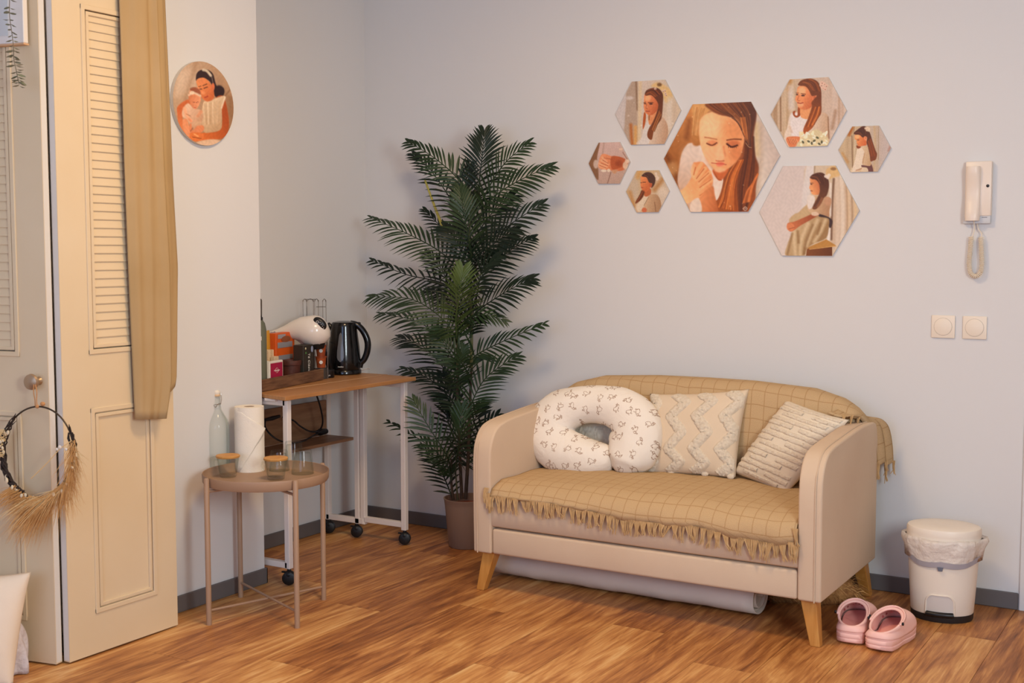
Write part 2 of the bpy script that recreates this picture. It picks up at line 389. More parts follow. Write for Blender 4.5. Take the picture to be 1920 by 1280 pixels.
MB().box(SX0 + AW + 0.002, SX1 - AW - 0.002, SYF + 0.004, SYB - 0.03, SZ, 0.256).build('front_rail', m_sofa, sofa, bevel=0.010, seg=3)
# seat cushion with a crown
rows = []
for j in range(15):
    r = []
    for i in range(33):
        u = i / 32; v = j / 14; x = lerp(SX0 + AW, SX1 - AW, u); y = lerp(SYF + 0.008, -0.22, v)
        z = 0.428 + 0.022 * math.sin(math.pi * u) ** 0.6 * math.sin(math.pi * (0.12 + 0.76 * v)) - (0.030 * (1 - v / 0.10) ** 2 if v < 0.10 else 0)
        r.append(Vector((x, y, z)))
    rows.append(r)
def seatz(x, y):
    u = min(max((x - SX0 - AW) / (SX1 - SX0 - 2 * AW), 0), 1); v = (y - SYF - 0.008) / (-0.22 - SYF - 0.008); v = min(max(v, 0), 1)
    return 0.428 + 0.022 * max(math.sin(math.pi * u), 0) ** 0.6 * math.sin(math.pi * (0.12 + 0.76 * v)) - (0.030 * (1 - v / 0.10) ** 2 if v < 0.10 else 0)
fr = [[Vector((r.x, SYF + 0.004, z)) for r in rows[0]] for z in (0.262, 0.27, 0.32, 0.37)]
fr[0] = [p + Vector((0, 0.012, 0)) for p in fr[0]]
bot = [[Vector((p.x, p.y, 0.262)) for p in rows[-1]]]
q = MB(); q.grid(bot + fr + rows + bot); q.build('seat_cushion', m_sofa, sofa, angle=60)
# legs: four tapered, splayed
def sofa_leg(top, foot, t0, t1):
    q = MB(); T = Vector(top); Fp = Vector(foot)
    def ring(c, s, z): return [Vector((c.x + dx * s, c.y + dy * s, z)) for dx, dy in ((-1, -1), (1, -1), (1, 1), (-1, 1))]
    q.grid([ring(T, t0, T.z), ring(Fp, t1, 0.0)], cu=True); q.f.append((3, 2, 1, 0)); q.f.append((4, 5, 6, 7))
    return q.build('leg', m_leg, sofa, smooth=False, bevel=0.003, seg=2)
sofa_leg((1.225, -0.775, SZ + 0.02), (1.186, -0.800, 0), 0.029, 0.017)
sofa_leg((2.500, -0.775, SZ + 0.02), (2.534, -0.800, 0), 0.029, 0.017)
sofa_leg((2.500, -0.170, SZ + 0.02), (2.520, -0.098, 0), 0.029, 0.017)
sofa_leg((1.225, -0.170, SZ + 0.02), (1.190, -0.098, 0), 0.029, 0.017)
# ------------------------------------------------------------------ throw blanket
mb_ = mat('tan_throw', (206, 162, 108), 0.95, spec=0.1)
nt = mb_.node_tree; pb = nt.nodes['Principled BSDF']
uvn = ND(mb_, 'ShaderNodeTexCoord'); spx = ND(mb_, 'ShaderNodeSeparateXYZ'); LK(mb_, uvn.outputs['UV'], spx.inputs[0])
def gridline(out, cell, w):
    a = math_node(mb_, 'FRACT', math_node(mb_, 'DIVIDE', out, cell)); a = math_node(mb_, 'ABSOLUTE', math_node(mb_, 'SUBTRACT', a, 0.5))
    return math_node(mb_, 'LESS_THAN', a, w)
g1 = gridline(spx.outputs[0], 0.056, 0.03); g2 = gridline(spx.outputs[1], 0.056, 0.03)
wob = ND(mb_, 'ShaderNodeTexNoise', i_Scale=14.0, i_Detail=3.0); LK(mb_, uvn.outputs['Object'], wob.inputs['Vector'])
fine = ND(mb_, 'ShaderNodeTexNoise', i_Scale=420.0, i_Detail=2.0); LK(mb_, uvn.outputs['UV'], fine.inputs['Vector'])
gl = math_node(mb_, 'MAXIMUM', g1, g2)
mixn = ND(mb_, 'ShaderNodeMix', data_type='RGBA'); LK(mb_, gl, mixn.inputs[0]); mixn.inputs[6].default_value = s2l((204, 172, 130)); mixn.inputs[7].default_value = s2l((186, 150, 106))
mix2 = ND(mb_, 'ShaderNodeMix', data_type='RGBA', blend_type='MULTIPLY'); mix2.inputs[0].default_value = 0.35; LK(mb_, mixn.outputs[2], mix2.inputs[6])
crn = ND(mb_, 'ShaderNodeValToRGB'); crn.color_ramp.elements[0].position = .35; crn.color_ramp.elements[0].color = (.55, .55, .55, 1); crn.color_ramp.elements[1].position = .6; LK(mb_, fine.outputs[0], crn.inputs[0]); LK(mb_, crn.outputs[0], mix2.inputs[7])
LK(mb_, mix2.outputs[2], pb.inputs['Base Color'])
hgt = math_node(mb_, 'ADD', math_node(mb_, 'MULTIPLY', gl, -1.0), math_node(mb_, 'ADD', math_node(mb_, 'MULTIPLY', wob.outputs[0], 2.2), math_node(mb_, 'MULTIPLY', fine.outputs[0], 0.8)))
bpn = ND(mb_, 'ShaderNodeBump'); bpn.inputs['Strength'].default_value = 0.55; bpn.inputs['Distance'].default_value = 0.003; LK(mb_, hgt, bpn.inputs['Height']); LK(mb_, bpn.outputs[0], pb.inputs['Normal'])
m_fringe = mat('tan_fringe', (206, 172, 126), 0.95, spec=0.1, var=(60, (186, 150, 104)))
throw = thing('throw_blanket', 'tan woven throw with fringed hem covering the loveseat seat and back', 'blanket', (1.86, -0.5, 0.43))
HX = [1.247, 1.429, 1.603, 1.77, 1.878, 2.0, 2.086, 2.146, 2.245, 2.389, 2.473]
HZ = [0.386, 0.386, 0.380, 0.364, 0.357, 0.360, 0.366, 0.360, 0.346, 0.338, 0.352]
NU = 72
cols = []; uvs = []
for i in range(NU + 1):
    u = i / NU; xs_ = lerp(SX0 + AW + 0.004, SX1 - AW - 0.004, u); xb_ = lerp(1.20, 2.523, u)
    hz = interp(xs_, HX, HZ); wv = 0.003 * math.sin(u * 37) + 0.002 * math.sin(u * 91)
    path = [(xs_, SYF - 0.010 + wv, hz), (xs_, SYF - 0.012 + wv, lerp(hz, 0.40, .5)), (xs_, SYF - 0.009, 0.395), (xs_, SYF + 0.004, 0.414)]
    for k in range(13):
        y = lerp(SYF + 0.03, -0.262, k / 12); path.append((xs_, y, seatz(xs_, y) + 0.009 + 0.0018 * math.sin(9 * u * 5 + k * 1.3)))
    zt = ztop(xb_) + 0.006
    for k in range(9):
        v = k / 8; xx = lerp(xs_, xb_, min(v * 1.6, 1)); zt2 = ztop(xx) + 0.004; z = lerp(0.455, zt2 - 0.022, v); y = SYB - 0.118 - 0.012 + 0.06 * (z - 0.45) - 0.010 * math.sin(math.pi * v)
        path.append((xx, y, z))
    yb = SYB - 0.118 + 0.06 * (zt - 0.45)
    path += [(xb_, yb + 0.004, zt - 0.004), (xb_, yb + 0.03, zt + 0.006), (xb_, yb + 0.08, zt + 0.007), (xb_, yb + 0.108, zt - 0.004), (xb_, yb + 0.118, zt - 0.03), (xb_, yb + 0.118, zt - 0.12)]
    cols.append([Vector(p) for p in path])
    s_ = 0; ul = [(xs_, 0)]
    for a, c in zip(path[:-1], path[1:]): s_ += (Vector(c) - Vector(a)).length; ul.append((lerp(SX0, SX1, u), s_))
    uvs += ul
q = MB(); q.grid(cols)
cl = q.build('blanket_cloth', mb_, throw, angle=180, uv=uvs)
md = cl.modifiers.new('thick', 'SOLIDIFY'); md.thickness = 0.004; md.offset = 0
# rear tail falling behind the right arm
tp = [(2.43, -.22, .735), (2.475, -.22, .716), (2.515, -.205, .712), (2.545, -.165, .700), (2.562, -.130, .665), (2.568, -.105, .60), (2.570, -.095, .545), (2.571, -.092, .52)]
tc_ = cm3(tp, 4); rows = []; tu = []
for i, c in enumerate(tc_):
    t = i / (len(tc_) - 1); w = lerp(0.10, 0.075, t); ang = lerp(0.3, 0.9, t)
    sd = Vector((-math.sin(ang) * .45, -math.cos(ang), 0.18 * math.sin(t * 3))).normalized(); r = []
    for k in range(9):
        a = k / 8 - 0.35; r.append(c + sd * (a * w * 1.6) + Vector((0.012, 0, 0.012)) * math.sin(k * 1.9 + t * 2.5) * (0.5 + .5 * t)); tu.append((2.6 + a * .15, t * .35))
    rows.append(r)
q = MB(); q.grid(rows); tl = q.build('blanket_tail', mb_, throw, angle=180, uv=tu); md = tl.modifiers.new('thick', 'SOLIDIFY'); md.thickness = 0.005
def tassel(p, L, spread, n, lean, out):
    q = MB()
    for k in range(n):
        a = (k / max(n - 1, 1) - 0.5); sx = a * spread
        p0 = Vector(p) + Vector((sx * .9, 0, 0.006)); e1 = Vector(p) + Vector((lean * .5 + sx * .35 + random.gauss(0, .002), out + random.gauss(0, .0015), -L * .55)); e2 = Vector(p) + Vector((lean + sx * .5 + random.gauss(0, .004), out * .7 + random.gauss(0, .002), -L * random.uniform(.85, 1.08)))
        q.tube([p0, (p0 + e1) / 2 + Vector((0, out * .3, 0)), e1, e2], [.0016, .0019, .0019, .0013], 4)
    return q.build('tassel', m_fringe, throw)
x = SX0 + AW + 0.012
while x < SX1 - AW - 0.006:
    hz = interp(x, HX, HZ); L = random.uniform(0.040, 0.062)
    tassel((x, SYF - 0.012, hz), L, random.uniform(.022, .032), random.randint(6, 8), random.gauss(0.002, .008), random.uniform(-.007, -.002))
    x += random.uniform(0.023, 0.031)
# bunched corner at the left and right ends of the hem
for (cx, cz, dx) in ((1.238, 0.415, -0.006), (1.246, 0.395, 0.0), (1.252, 0.38, .006), (2.468, 0.40, .012), (2.455, .352, .004), (2.472, .345, .0)):
    tassel((cx, SYF - 0.016, cz), 0.055, .02, 8, dx, -.006)
for k in range(9):
    c = rows[-1][k]; tassel((c.x, c.y, c.z), random.uniform(.035, .07), .012, 5, 0.002, 0.0)
for i in range(6, len(rows) - 2, 3):
    c = rows[i][8]; tassel((c.x, c.y - .002, c.z), random.uniform(.03, .05), .012, 5, -.004, -.006)
# ================================================================== cushions
def cushion_fn(cs, n, T, pinch=0.06, pw=2.6):
    A, B, Cc, D = [Vector(c) for c in cs]  # TL TR BR BL
    n = Vector(n).normalized()
    def S(u, v, side=1, h=0.0):
        # u,v in -1..1, v up
        pu = u * (1 - pinch * (1 - v * v) ** 1.0 * (0.0 if abs(u) < 1e-9 else 1) * abs(u) ** 2); pv = v * (1 - pinch * (1 - u * u) * abs(v) ** 2)
        a = (pu + 1) / 2; c = (pv + 1) / 2
        base = (D * (1 - a) + Cc * a) * (1 - c) + (A * (1 - a) + B * a) * c
        t = T * (max(1 - abs(u) ** pw, 0) ** .55) * (max(1 - abs(v) ** pw, 0) ** .55)
        return base + n * ((t + h) * side)
    return S
def cushion_mesh(S, N=28):
    q = MB(); U = [math.sin((i / N - .5) * math.pi) * .35 + (2 * i / N - 1) * .65 for i in range(N + 1)]
    for side in (1, -1): q.grid([[S(u, v, side) for u in U] for v in U])
    return q
def strip(S, pts, w, h, seed, fluff=0.0016, nw=7, side=1):
    # tufted strip following a polyline in (u,v)
    rnd_ = random.Random(seed); P = []
    for a, c in zip(pts[:-1], pts[1:]):
        L = math.hypot(c[0] - a[0], c[1] - a[1]); k = max(2, int(L / 0.022))
        for j in range(k): P.append((lerp(a[0], c[0], j / k), lerp(a[1], c[1], j / k)))
    P.append(pts[-1]); rows = []
    for i, p in enumerate(P):
        a = P[max(i - 2, 0)]; c = P[min(i + 2, len(P) - 1)]; tx, ty = c[0] - a[0], c[1] - a[1]; l = math.hypot(tx, ty) or 1; nx, ny = -ty / l, tx / l; r = []
        for k in range(nw):
            f = 2 * k / (nw - 1) - 1; hh = h * (1 - f ** 4) if abs(f) < 1 else -0.002
            jit = 0.012 * rnd_.gauss(0, 1) if abs(f) < 1 else 0.010 * rnd_.gauss(0, 1)
            uu = min(max(p[0] + nx * w * f + jit * .5, -.985), .985); vv = min(max(p[1] + ny * w * f + jit * .5, -.985), .985)
            r.append(S(uu, vv, side, hh + rnd_.uniform(-fluff, fluff) * (1 if abs(f) < 1 else .2)))
        rows.append(r)
    return rows
m_cush = fabric('natural_cotton', (226, 206, 180), (220, 198, 170), 600, 0.35)
m_tuft = mat('cream_tufting', (236, 222, 200), 1.0, bump=(420, 0.8, .003), spec=.05, var=(120, (226, 208, 184)))
# zigzag cushion
pl, nn = (1.90, -0.345, 0.46), Vector((0.03, -.95, .30)).normalized()
cs = [onp(*p, pl, nn) for p in ((1219, 738), (1405, 729), (1379, 897), (1211, 889))]
S1 = cushion_fn(cs, nn, 0.062, 0.05)
zc = thing('zigzag_cushion', 'square cream cushion with tufted zigzag bands standing on the loveseat', 'cushion', (sum(c.x for c in cs) / 4, -0.34, 0.45))
cb = cushion_mesh(S1).build('cushion_cover', m_cush, zc, angle=180, weld=True)
zz = [(-.9, 1), (-.52, .84), (-.74, .5), (-.42, .12), (-.78, -.25), (-.5, -.62), (-.68, -.9)]
for k, base in enumerate((-0.92, -0.30, 0.24, 0.80)):
    am = 0.14; vs = [1.0, .72, .36, -.02, -.40, -.72, -1.0]; pts = []
    for i, v in enumerate(vs): pts.append((base + (am if (i % 2 == (1 if k % 1 == 0 else 0)) else -am), v))
    pts = [(min(max(a, -.95), .95), min(max(c, -.97), .97)) for a, c in pts]
    MB().grid(strip(S1, pts, 0.125, 0.0085, 10 + k, 0.0034, 11)).build('tufted_zigzag', m_tuft, cb, angle=180)
for k, u in enumerate((-.4, .35, .9)):
    c = S1(u, -.97, 1); MB().ball(c, .016, .010, .012, 10, 8).build('tuft_end', m_tuft, cb)
# line-tufted cushion leaning on the right arm
pl, nn = (2.30, -0.40, 0.46), Vector((-.28, -.86, .42)).normalized()
cs = [onp(*p, pl, nn) for p in ((1476, 749), (1592, 787), (1470, 930), (1375, 886))]
S2 = cushion_fn(cs, nn, 0.068, 0.04)
lc = thing('striped_cushion', 'cream cushion with raised tufted lines tilted against the right arm', 'cushion', (2.32, -0.40, 0.45))
cb = cushion_mesh(S2).build('cushion_cover', fabric('cream_cotton', (234, 220, 198), (228, 212, 188), 500, .35), lc, angle=180, weld=True)
rr = random.Random(5)
for k in range(15):
    v = .90 - k * .128
    segs = [(-.93, .93)] if k % 3 == 0 else ([(-.9, rr.uniform(-.2, .1)), (rr.uniform(.2, .35), .93)] if k % 3 == 1 else [(-.55, rr.uniform(.55, .9))])
    for a, c in segs:
        MB().grid(strip(S2, [(a, v), ((a + c) / 2, v - .015), (c, v)], 0.052, 0.0048, 40 + k, .0012, 7)).build('tufted_line', m_tuft, cb, angle=180)
# small cushion seen through the hole of the nursing pillow
pl, nn = (1.52, -0.30, 0.46), Vector((0.0, -.96, .25)).normalized()
cs = [onp(*p, pl, nn) for p in ((1040, 762), (1170, 752), (1172, 884), (1048, 880))]
S3 = cushion_fn(cs, nn, 0.040, 0.05)
fc = thing('fluffy_cushion', 'cream fluffy cushion behind the nursing pillow, seen through its opening', 'cushion', (1.5, -0.31, 0.45))
cb = cushion_mesh(S3).build('cushion_cover', m_cush, fc, angle=180, weld=True)
MB().grid(strip(S3, [(-.9, -.2), (.9, -.2)], .5, .006, 3, .003, 24)).build('tufted_band', m_tuft, cb, angle=180)
# ------------------------------------------------------------------ nursing pillow (C-shape) with little animal drawings
mn = mat('animal_print_cotton', (240, 230, 216), 0.9, spec=.15); pb = mn.node_tree.nodes['Principled BSDF']
tcn = ND(mn, 'ShaderNodeTexCoord'); mp_ = ND(mn, 'ShaderNodeMapping'); mp_.inputs['Scale'].default_value = (21, 21, 21); LK(mn, tcn.outputs['UV'], mp_.inputs[0])
vo = ND(mn, 'ShaderNodeTexVoronoi', voronoi_dimensions='2D', feature='F1'); vo.inputs['Scale'].default_value = 1.0; vo.inputs['Randomness'].default_value = 0.62; LK(mn, mp_.outputs[0], vo.inputs['Vector'])
sub_ = ND(mn, 'ShaderNodeVectorMath', operation='SUBTRACT'); LK(mn, mp_.outputs[0], sub_.inputs[0]); LK(mn, vo.outputs['Position'], sub_.inputs[1])
sc_ = ND(mn, 'ShaderNodeSeparateColor'); LK(mn, vo.outputs['Color'], sc_.inputs[0])
rot = ND(mn, 'ShaderNodeVectorRotate', rotation_type='Z_AXIS'); LK(mn, sub_.outputs[0], rot.inputs['Vector']); LK(mn, math_node(mn, 'MULTIPLY', sc_.outputs[0], 6.28), rot.inputs['Angle'])
wn = ND(mn, 'ShaderNodeTexNoise', i_Scale=5.0, i_Detail=2.0); LK(mn, mp_.outputs[0], wn.inputs['Vector'])
wv = ND(mn, 'ShaderNodeVectorMath', operation='SCALE'); LK(mn, wn.outputs['Color'], wv.inputs[0]); wv.inputs['Scale'].default_value = 0.22
ad = ND(mn, 'ShaderNodeVectorMath', operation='ADD'); LK(mn, rot.outputs[0], ad.inputs[0]); LK(mn, wv.outputs[0], ad.inputs[1])
off = ND(mn, 'ShaderNodeVectorMath', operation='SUBTRACT'); LK(mn, ad.outputs[0], off.inputs[0]); off.inputs[1].default_value = (.11, .11, 0)
sx = ND(mn, 'ShaderNodeSeparateXYZ'); LK(mn, off.outputs[0], sx.inputs[0]); X_, Y_ = sx.outputs[0], sx.outputs[1]
def ring(cx, cy, rx, ry, w):
    a = math_node(mn, 'DIVIDE', math_node(mn, 'SUBTRACT', X_, cx), rx); c = math_node(mn, 'DIVIDE', math_node(mn, 'SUBTRACT', Y_, cy), ry)
    d = math_node(mn, 'SQRT', math_node(mn, 'ADD', math_node(mn, 'MULTIPLY', a, a), math_node(mn, 'MULTIPLY', c, c)))
    return math_node(mn, 'LESS_THAN', math_node(mn, 'ABSOLUTE', math_node(mn, 'SUBTRACT', d, 1.0)), w)
parts = [ring(0, 0, .20, .13, .13), ring(.23, .10, .085, .075, .24), ring(.26, .21, .025, .07, .5), ring(.19, .21, .025, .07, .5), ring(-.10, -.16, .03, .07, .5), ring(.10, -.17, .03, .07, .5)]
al = parts[0]
for p in parts[1:]: al = math_node(mn, 'MAXIMUM', al, p)
brk = math_node(mn, 'GREATER_THAN', wn.outputs[0], 0.36); al = math_node(mn, 'MULTIPLY', math_node(mn, 'MULTIPLY', al, brk), 0.75)
mx = ND(mn, 'ShaderNodeMix', data_type='RGBA'); LK(mn, al, mx.inputs[0]); mx.inputs[6].default_value = s2l((241, 231, 218)); mx.inputs[7].default_value = s2l((150, 112, 84)); LK(mn, mx.outputs[2], pb.inputs['Base Color'])
cre = ND(mn, 'ShaderNodeTexNoise', i_Scale=11.0, i_Detail=4.0, i_Distortion=1.2); LK(mn, tcn.outputs['Object'], cre.inputs['Vector'])
bpn = ND(mn, 'ShaderNodeBump'); bpn.inputs['Strength'].default_value = .5; bpn.inputs['Distance'].default_value = .012; LK(mn, cre.outputs[0], bpn.inputs['Height']); LK(mn, bpn.outputs[0], pb.inputs['Normal'])
pl, nn = Vector((1.50, -0.425, 0.50)), Vector((0.10, -.93, .34)).normalized()
ppm = 470.0
ctl = [(1152, 860, 18), (1136, 860, 29), (1100, 858, 38), (1048, 840, 46), (1033, 806, 49), (1050, 776, 46), (1086, 760, 38), (1126, 758, 37), (1168, 770, 43), (1194, 800, 50), (1190, 836, 51), (1179, 862, 43), (1172, 878, 28), (1168, 890, 16)]
cp = catmull([c for c in ctl], 5); rows = []; uvn_ = []
right = nn.cross(Vector((0, 0, 1))).normalized() * -1; upv = nn.cross(right).normalized()
if upv.z < 0: upv = -upv
C3 = [onp(c[0], c[1], pl, nn) for c in cp]; N = len(cp)
for i in range(N):
    t = (C3[min(i + 1, N - 1)] - C3[max(i - 1, 0)]).normalized(); sd = nn.cross(t).normalized(); r = cp[i][2] / ppm
    e = 1.0
    if i < 4: e = math.sqrt(max(1 - ((4 - i) / 4.05) ** 2, 0.01))
    if i > N - 5: e = math.sqrt(max(1 - ((i - N + 5) / 4.05) ** 2, 0.01))
    r *= 1.0; row = []
    for k in range(28):
        a = 2 * math.pi * k / 28; wr = 1 + 0.02 * math.sin(5 * a + i * .5) + 0.012 * math.sin(11 * a - i)
        p = C3[i] + sd * (r * e * math.cos(a) * wr) + nn * (min(r * 1.0, .082) * e * math.sin(a) * wr + .0)
        row.append(p); d = p - pl; uvn_.append((d.dot(right) * .85 + 10, d.dot(upv) * .85 + 10))
    rows.append(row)
q = MB(); q.grid(rows, cu=True); q.f.append(tuple(range(27, -1, -1))); q.f.append(tuple((N - 1) * 28 + k for k in range(28)))
npil = q.build('nursing_pillow', mn, None, angle=180, loc=(1.52, -0.42, 0.45), uv=uvn_)
tag(npil, 'white C-shaped nursing pillow printed with small brown animal drawings', 'pillow')
# ================================================================== rolled cloth under the sofa
m_roll = fabric('grey_canvas', (226, 214, 202), (214, 202, 190), 500, .3)
pts = []
for i in range(0, 150):
    a = i / 150 * 2 * math.pi * 4.2; k = 1 - 0.17 * a / (2 * math.pi)
    pts.append((-0.560 - 0.092 * k * math.cos(a + 2.4), 0.0685 + 0.064 * k * math.sin(a + 2.4) * (1 if math.sin(a + 2.4) > 0 else 1.0)))
pts = [(-0.735, 0.006), (-0.71, 0.0045), (-0.66, 0.0045)][:0] + pts
q = MB(); rows = []
for j in range(24):
    x = lerp(1.128, 2.246, j / 23); w = 0.0025 * math.sin(j * 1.1) + 0.0015 * math.sin(j * 2.7)
    rows.append([Vector((x + (0.006 * math.sin(k * .09) if j == 23 else 0), p[0] + w * (p[1] / .06), max(p[1] + w * .5, .0045))) for k, p in enumerate(pts)])
q.grid(rows); roll = q.build('rolled_cloth', m_roll, None, angle=180, loc=(1.69, -.575, 0))
md = roll.modifiers.new('thick', 'SOLIDIFY'); md.thickness = 0.0055; md.offset = 0
tag(roll, 'rolled grey canvas cloth lying on the floor under the loveseat', 'cloth roll')
# ================================================================== fur bundle behind the right front leg
m_fur = mat('brown_fur', (196, 144, 88), 0.7, var=(40, (140, 94, 54)), spec=.3); m_fur2 = mat('golden_fur', (232, 184, 116), 0.6, var=(30, (190, 138, 78)), spec=.4)
fa = onz(1430, 1128); fb = onz(1606, 1135)
fur = thing('fur_bundle', 'bundle of long brown fur on the floor behind the right front leg', 'fur', ((fa + fb) / 2))
q = MB(); axis = (fb - fa)
core = []
for i in range(13):
    t = i / 12; c = fa + axis * t; r = interp(t, [0, .15, .4, .65, .85, 1], [.02, .045, .06, .066, .055, .012]); core.append((c + Vector((0, .02, r * .9)), r))
q.tube([c for c, r in core], [r for c, r in core], 12); q.build('hide', m_fur, fur)
for nm, mm, n in (('fur_strands', m_fur, 900), ('fur_tips', m_fur2, 900)):
    q = MB(); rf = random.Random(len(nm))
    for k in range(n):
        t = rf.uniform(0, .95); i = t * 12; i0 = int(i); c = core[i0][0].lerp(core[min(i0 + 1, 12)][0], i - i0); r = lerp(core[i0][1], core[min(i0 + 1, 12)][1], i - i0)
        a = rf.uniform(-.4, math.pi + .6); up = Vector((0, -math.cos(a), math.sin(a))); p0 = c + up * r * .9; L = rf.uniform(.03, .075)
        d = axis.normalized() * rf.uniform(.5, 1.0) + up * rf.uniform(.1, .4) + Vector((rf.gauss(0, .2), rf.gauss(0, .25), rf.gauss(0, .2)))
        p1 = p0 + d * L * .5; p2 = p1 + (d + Vector((0, 0, -.9))) * L * .5
        p1.z = max(p1.z, .004); p2.z = max(p2.z, .002); sdv = d.cross(up).normalized() * rf.uniform(.0008, .0018)
        q.add([p0 - sdv, p0 + sdv, p1 + sdv, p1 - sdv, p2], [(0, 1, 2, 3), (3, 2, 4)])
    o = q.build(nm, mm, fur); o['kind'] = 'stuff'
# ================================================================== pink clogs
m_pink = mat('pink_foam', (252, 202, 190), 0.5, spec=.35); m_pin = mat('pink_footbed', (244, 168, 156), 0.7); m_blk = mat('black_plastic', (22, 20, 22), 0.35)
m_hole = mat('clog_vent', (170, 84, 84), .8)
def clog(heel, ang, mirror, label):
    t = thing('clog', label, 'shoe', (heel[0], heel[1], 0), 'pair of pink clogs on the floor')
    M = Matrix.Translation((heel[0], heel[1], 0)) @ Matrix.Rotation(ang, 4, 'Z') @ Matrix.Scale(1.10, 4)
    def W(x, y, z): return M @ Vector((x, y * mirror, z))
    # outline half widths along the length (heel -> toe)
    LX = [0, .004, .02, .06, .11, .16, .20, .23, .246, .252]; LW = [.012, .026, .040, .044, .043, .051, .053, .045, .026, .008]
    def hw(x): return interp(x, LX, LW)
    def mid(x): return 0.006 * math.sin(math.pi * x / .25)
    NL = 26; xs = [0.252 * (0.5 - 0.5 * math.cos(math.pi * i / NL)) for i in range(NL + 1)]
    loop = [(x, 1) for x in xs] + [(x, -1) for x in reversed(xs[1:-1])]
    def lp(k, z, off=0.0): 
        x, s = loop[k]; cx = .126; w = hw(x) + off
        return W(cx + (x - cx) * (1 + off * 5), mid(x) + s * w, z)
    n = len(loop)
    def zs(x): return 0.046 - 0.010 * math.sin(math.pi * min(x / .22, 1))   # sole top
    def toe(x): return max(0, (x - .2)) * .35
    def hl(x): return max(0, (.03 - x)) * .25
    q = MB(); levels = [(0.0, -.004), (.004, .0), (.016, .002), (.018, .0), (.020, .002), (.034, .0025), (.036, 0.0), (.038, .0015), (None, .0)]
    rows = []
    for z, of in levels:
        rows.append([lp(k, (zs(loop[k][0]) if z is None else z + (toe(loop[k][0]) + hl(loop[k][0])) * max(0, 1 - z / .03)), of) for k in range(n)])
    q.grid(rows, cu=True); q.f.append(tuple(reversed(range(n)))); 
    q.build('sole', m_pink, t, angle=50)
    q = MB(); a = [lp(k, zs(loop[k][0]) - .002, -.004) for k in range(n)]; q.add(a, [tuple(range(n))]); q.build('footbed', m_pin, t, smooth=False)
    # upper: one shell lofted from the sole outline up to the tilted oval opening
    xe = .13; NA = 56
    def outl(a):
        ca, sa = math.cos(a), math.sin(a); lo, hi = 0.0, .30
        for _ in range(26):
            m_ = (lo + hi) / 2; xx = .126 + ca * m_
            if 0 <= xx <= .252 and abs(sa * m_) <= hw(xx): lo = m_
            else: hi = m_
        xx = .126 + ca * lo; return xx, sa * lo + mid(xx)
    def rim(a):
        ca, sa = math.cos(a), math.sin(a); xx = .074 + .069 * ca; return Vector((xx, mid(xx) + .0425 * sa * (1 + .06 * ca), .058 + .042 * max(0, (xx - .005) / .138) ** 1.3))
    rows = [[] for _ in range(9)]
    for k in range(NA):
        a = 2 * math.pi * k / NA; ox, oy = outl(a); O_ = Vector((ox, oy, zs(ox) - .003)); R_ = rim(a); fr_ = max(0, math.cos(a)) ; Cc = Vector((lerp(ox, R_.x, .12), lerp(oy, R_.y, .05), lerp(.064, .086, fr_) if fr_ > 0 else .056))
        for i_ in range(9): t_ = i_ / 8; q_ = O_ * (1 - t_) ** 2 + Cc * (2 * t_ * (1 - t_)) + R_ * t_ ** 2; rows[i_].append(W(q_.x, q_.y, q_.z))
    q = MB(); q.grid(rows, cu=True); up = q.build('upper', m_pink, t, angle=180); md = up.modifiers.new('thick', 'SOLIDIFY'); md.thickness = .0045; md.offset = 1
    q = MB(); q.tube([W(*rim(2 * math.pi * k / NA)) for k in range(NA)], .0042, 8, closed=True); q.build('opening_rim', m_pink, t)
    rows = []
    for dx in (.009, .015, .021):
        r = []
        for k in range(25):
            a = -1.75 + 3.5 * k / 24; R_ = rim(a); g = max(0, math.cos(a)) ** .5; r.append(W(R_.x + dx * (.25 + .75 * g), mid(R_.x) + (R_.y - mid(R_.x)) * 1.12, R_.z + .011 - (.45 * dx)))
        rows.append(r)
    q = MB(); q.grid(rows); o = q.build('heel_strap', m_pink, t, angle=180); md = o.modifiers.new('thick', 'SOLIDIFY'); md.thickness = .0055; md.offset = 0
    def wh(x): return interp(x, [.13, .16, .20, .235], [.052, .047, .038, .026])
    for s in (1, -1):
        c = W(.070, mid(.07) + s * .0535, .080); ax = (M.to_3x3() @ Vector((0, s * mirror, 0)))
        MB().ball(c, .0042, .0042, .0062, 10, 6).build('rivet', m_blk, t)
        for xx, zz in ((.19, .060), (.215, .052)):
            c = W(xx, mid(xx) + s * hw(xx) * .93, zs(xx) + .014); MB().ball(c, .0045, .003, .0045, 8, 6).build('vent_hole', m_hole, t)
    for xx, yy in ((.165, .012), (.165, -.014), (.185, .0), (.205, .016), (.205, -.016)):
        z = zs(xx) + wh(xx) * max(1 - (yy / hw(xx)) ** 2, 0) ** .38; MB().ball(W(xx, mid(xx) + yy, z - .001), .0045, .0045, .002, 8, 6).build('vent_hole', m_hole, t)
    return t
h1 = onz(1590, 1207); h2 = onz(1646, 1222)
A_ = math.radians(92)
clog((h1.x + .008, h1.y - .012), A_ + .05, 1, 'pink foam clog on the left, nearer the loveseat leg')
clog((h2.x - .006, h2.y - .004), A_ - .12, -1, 'pink foam clog on the right, nearer the waste bin')
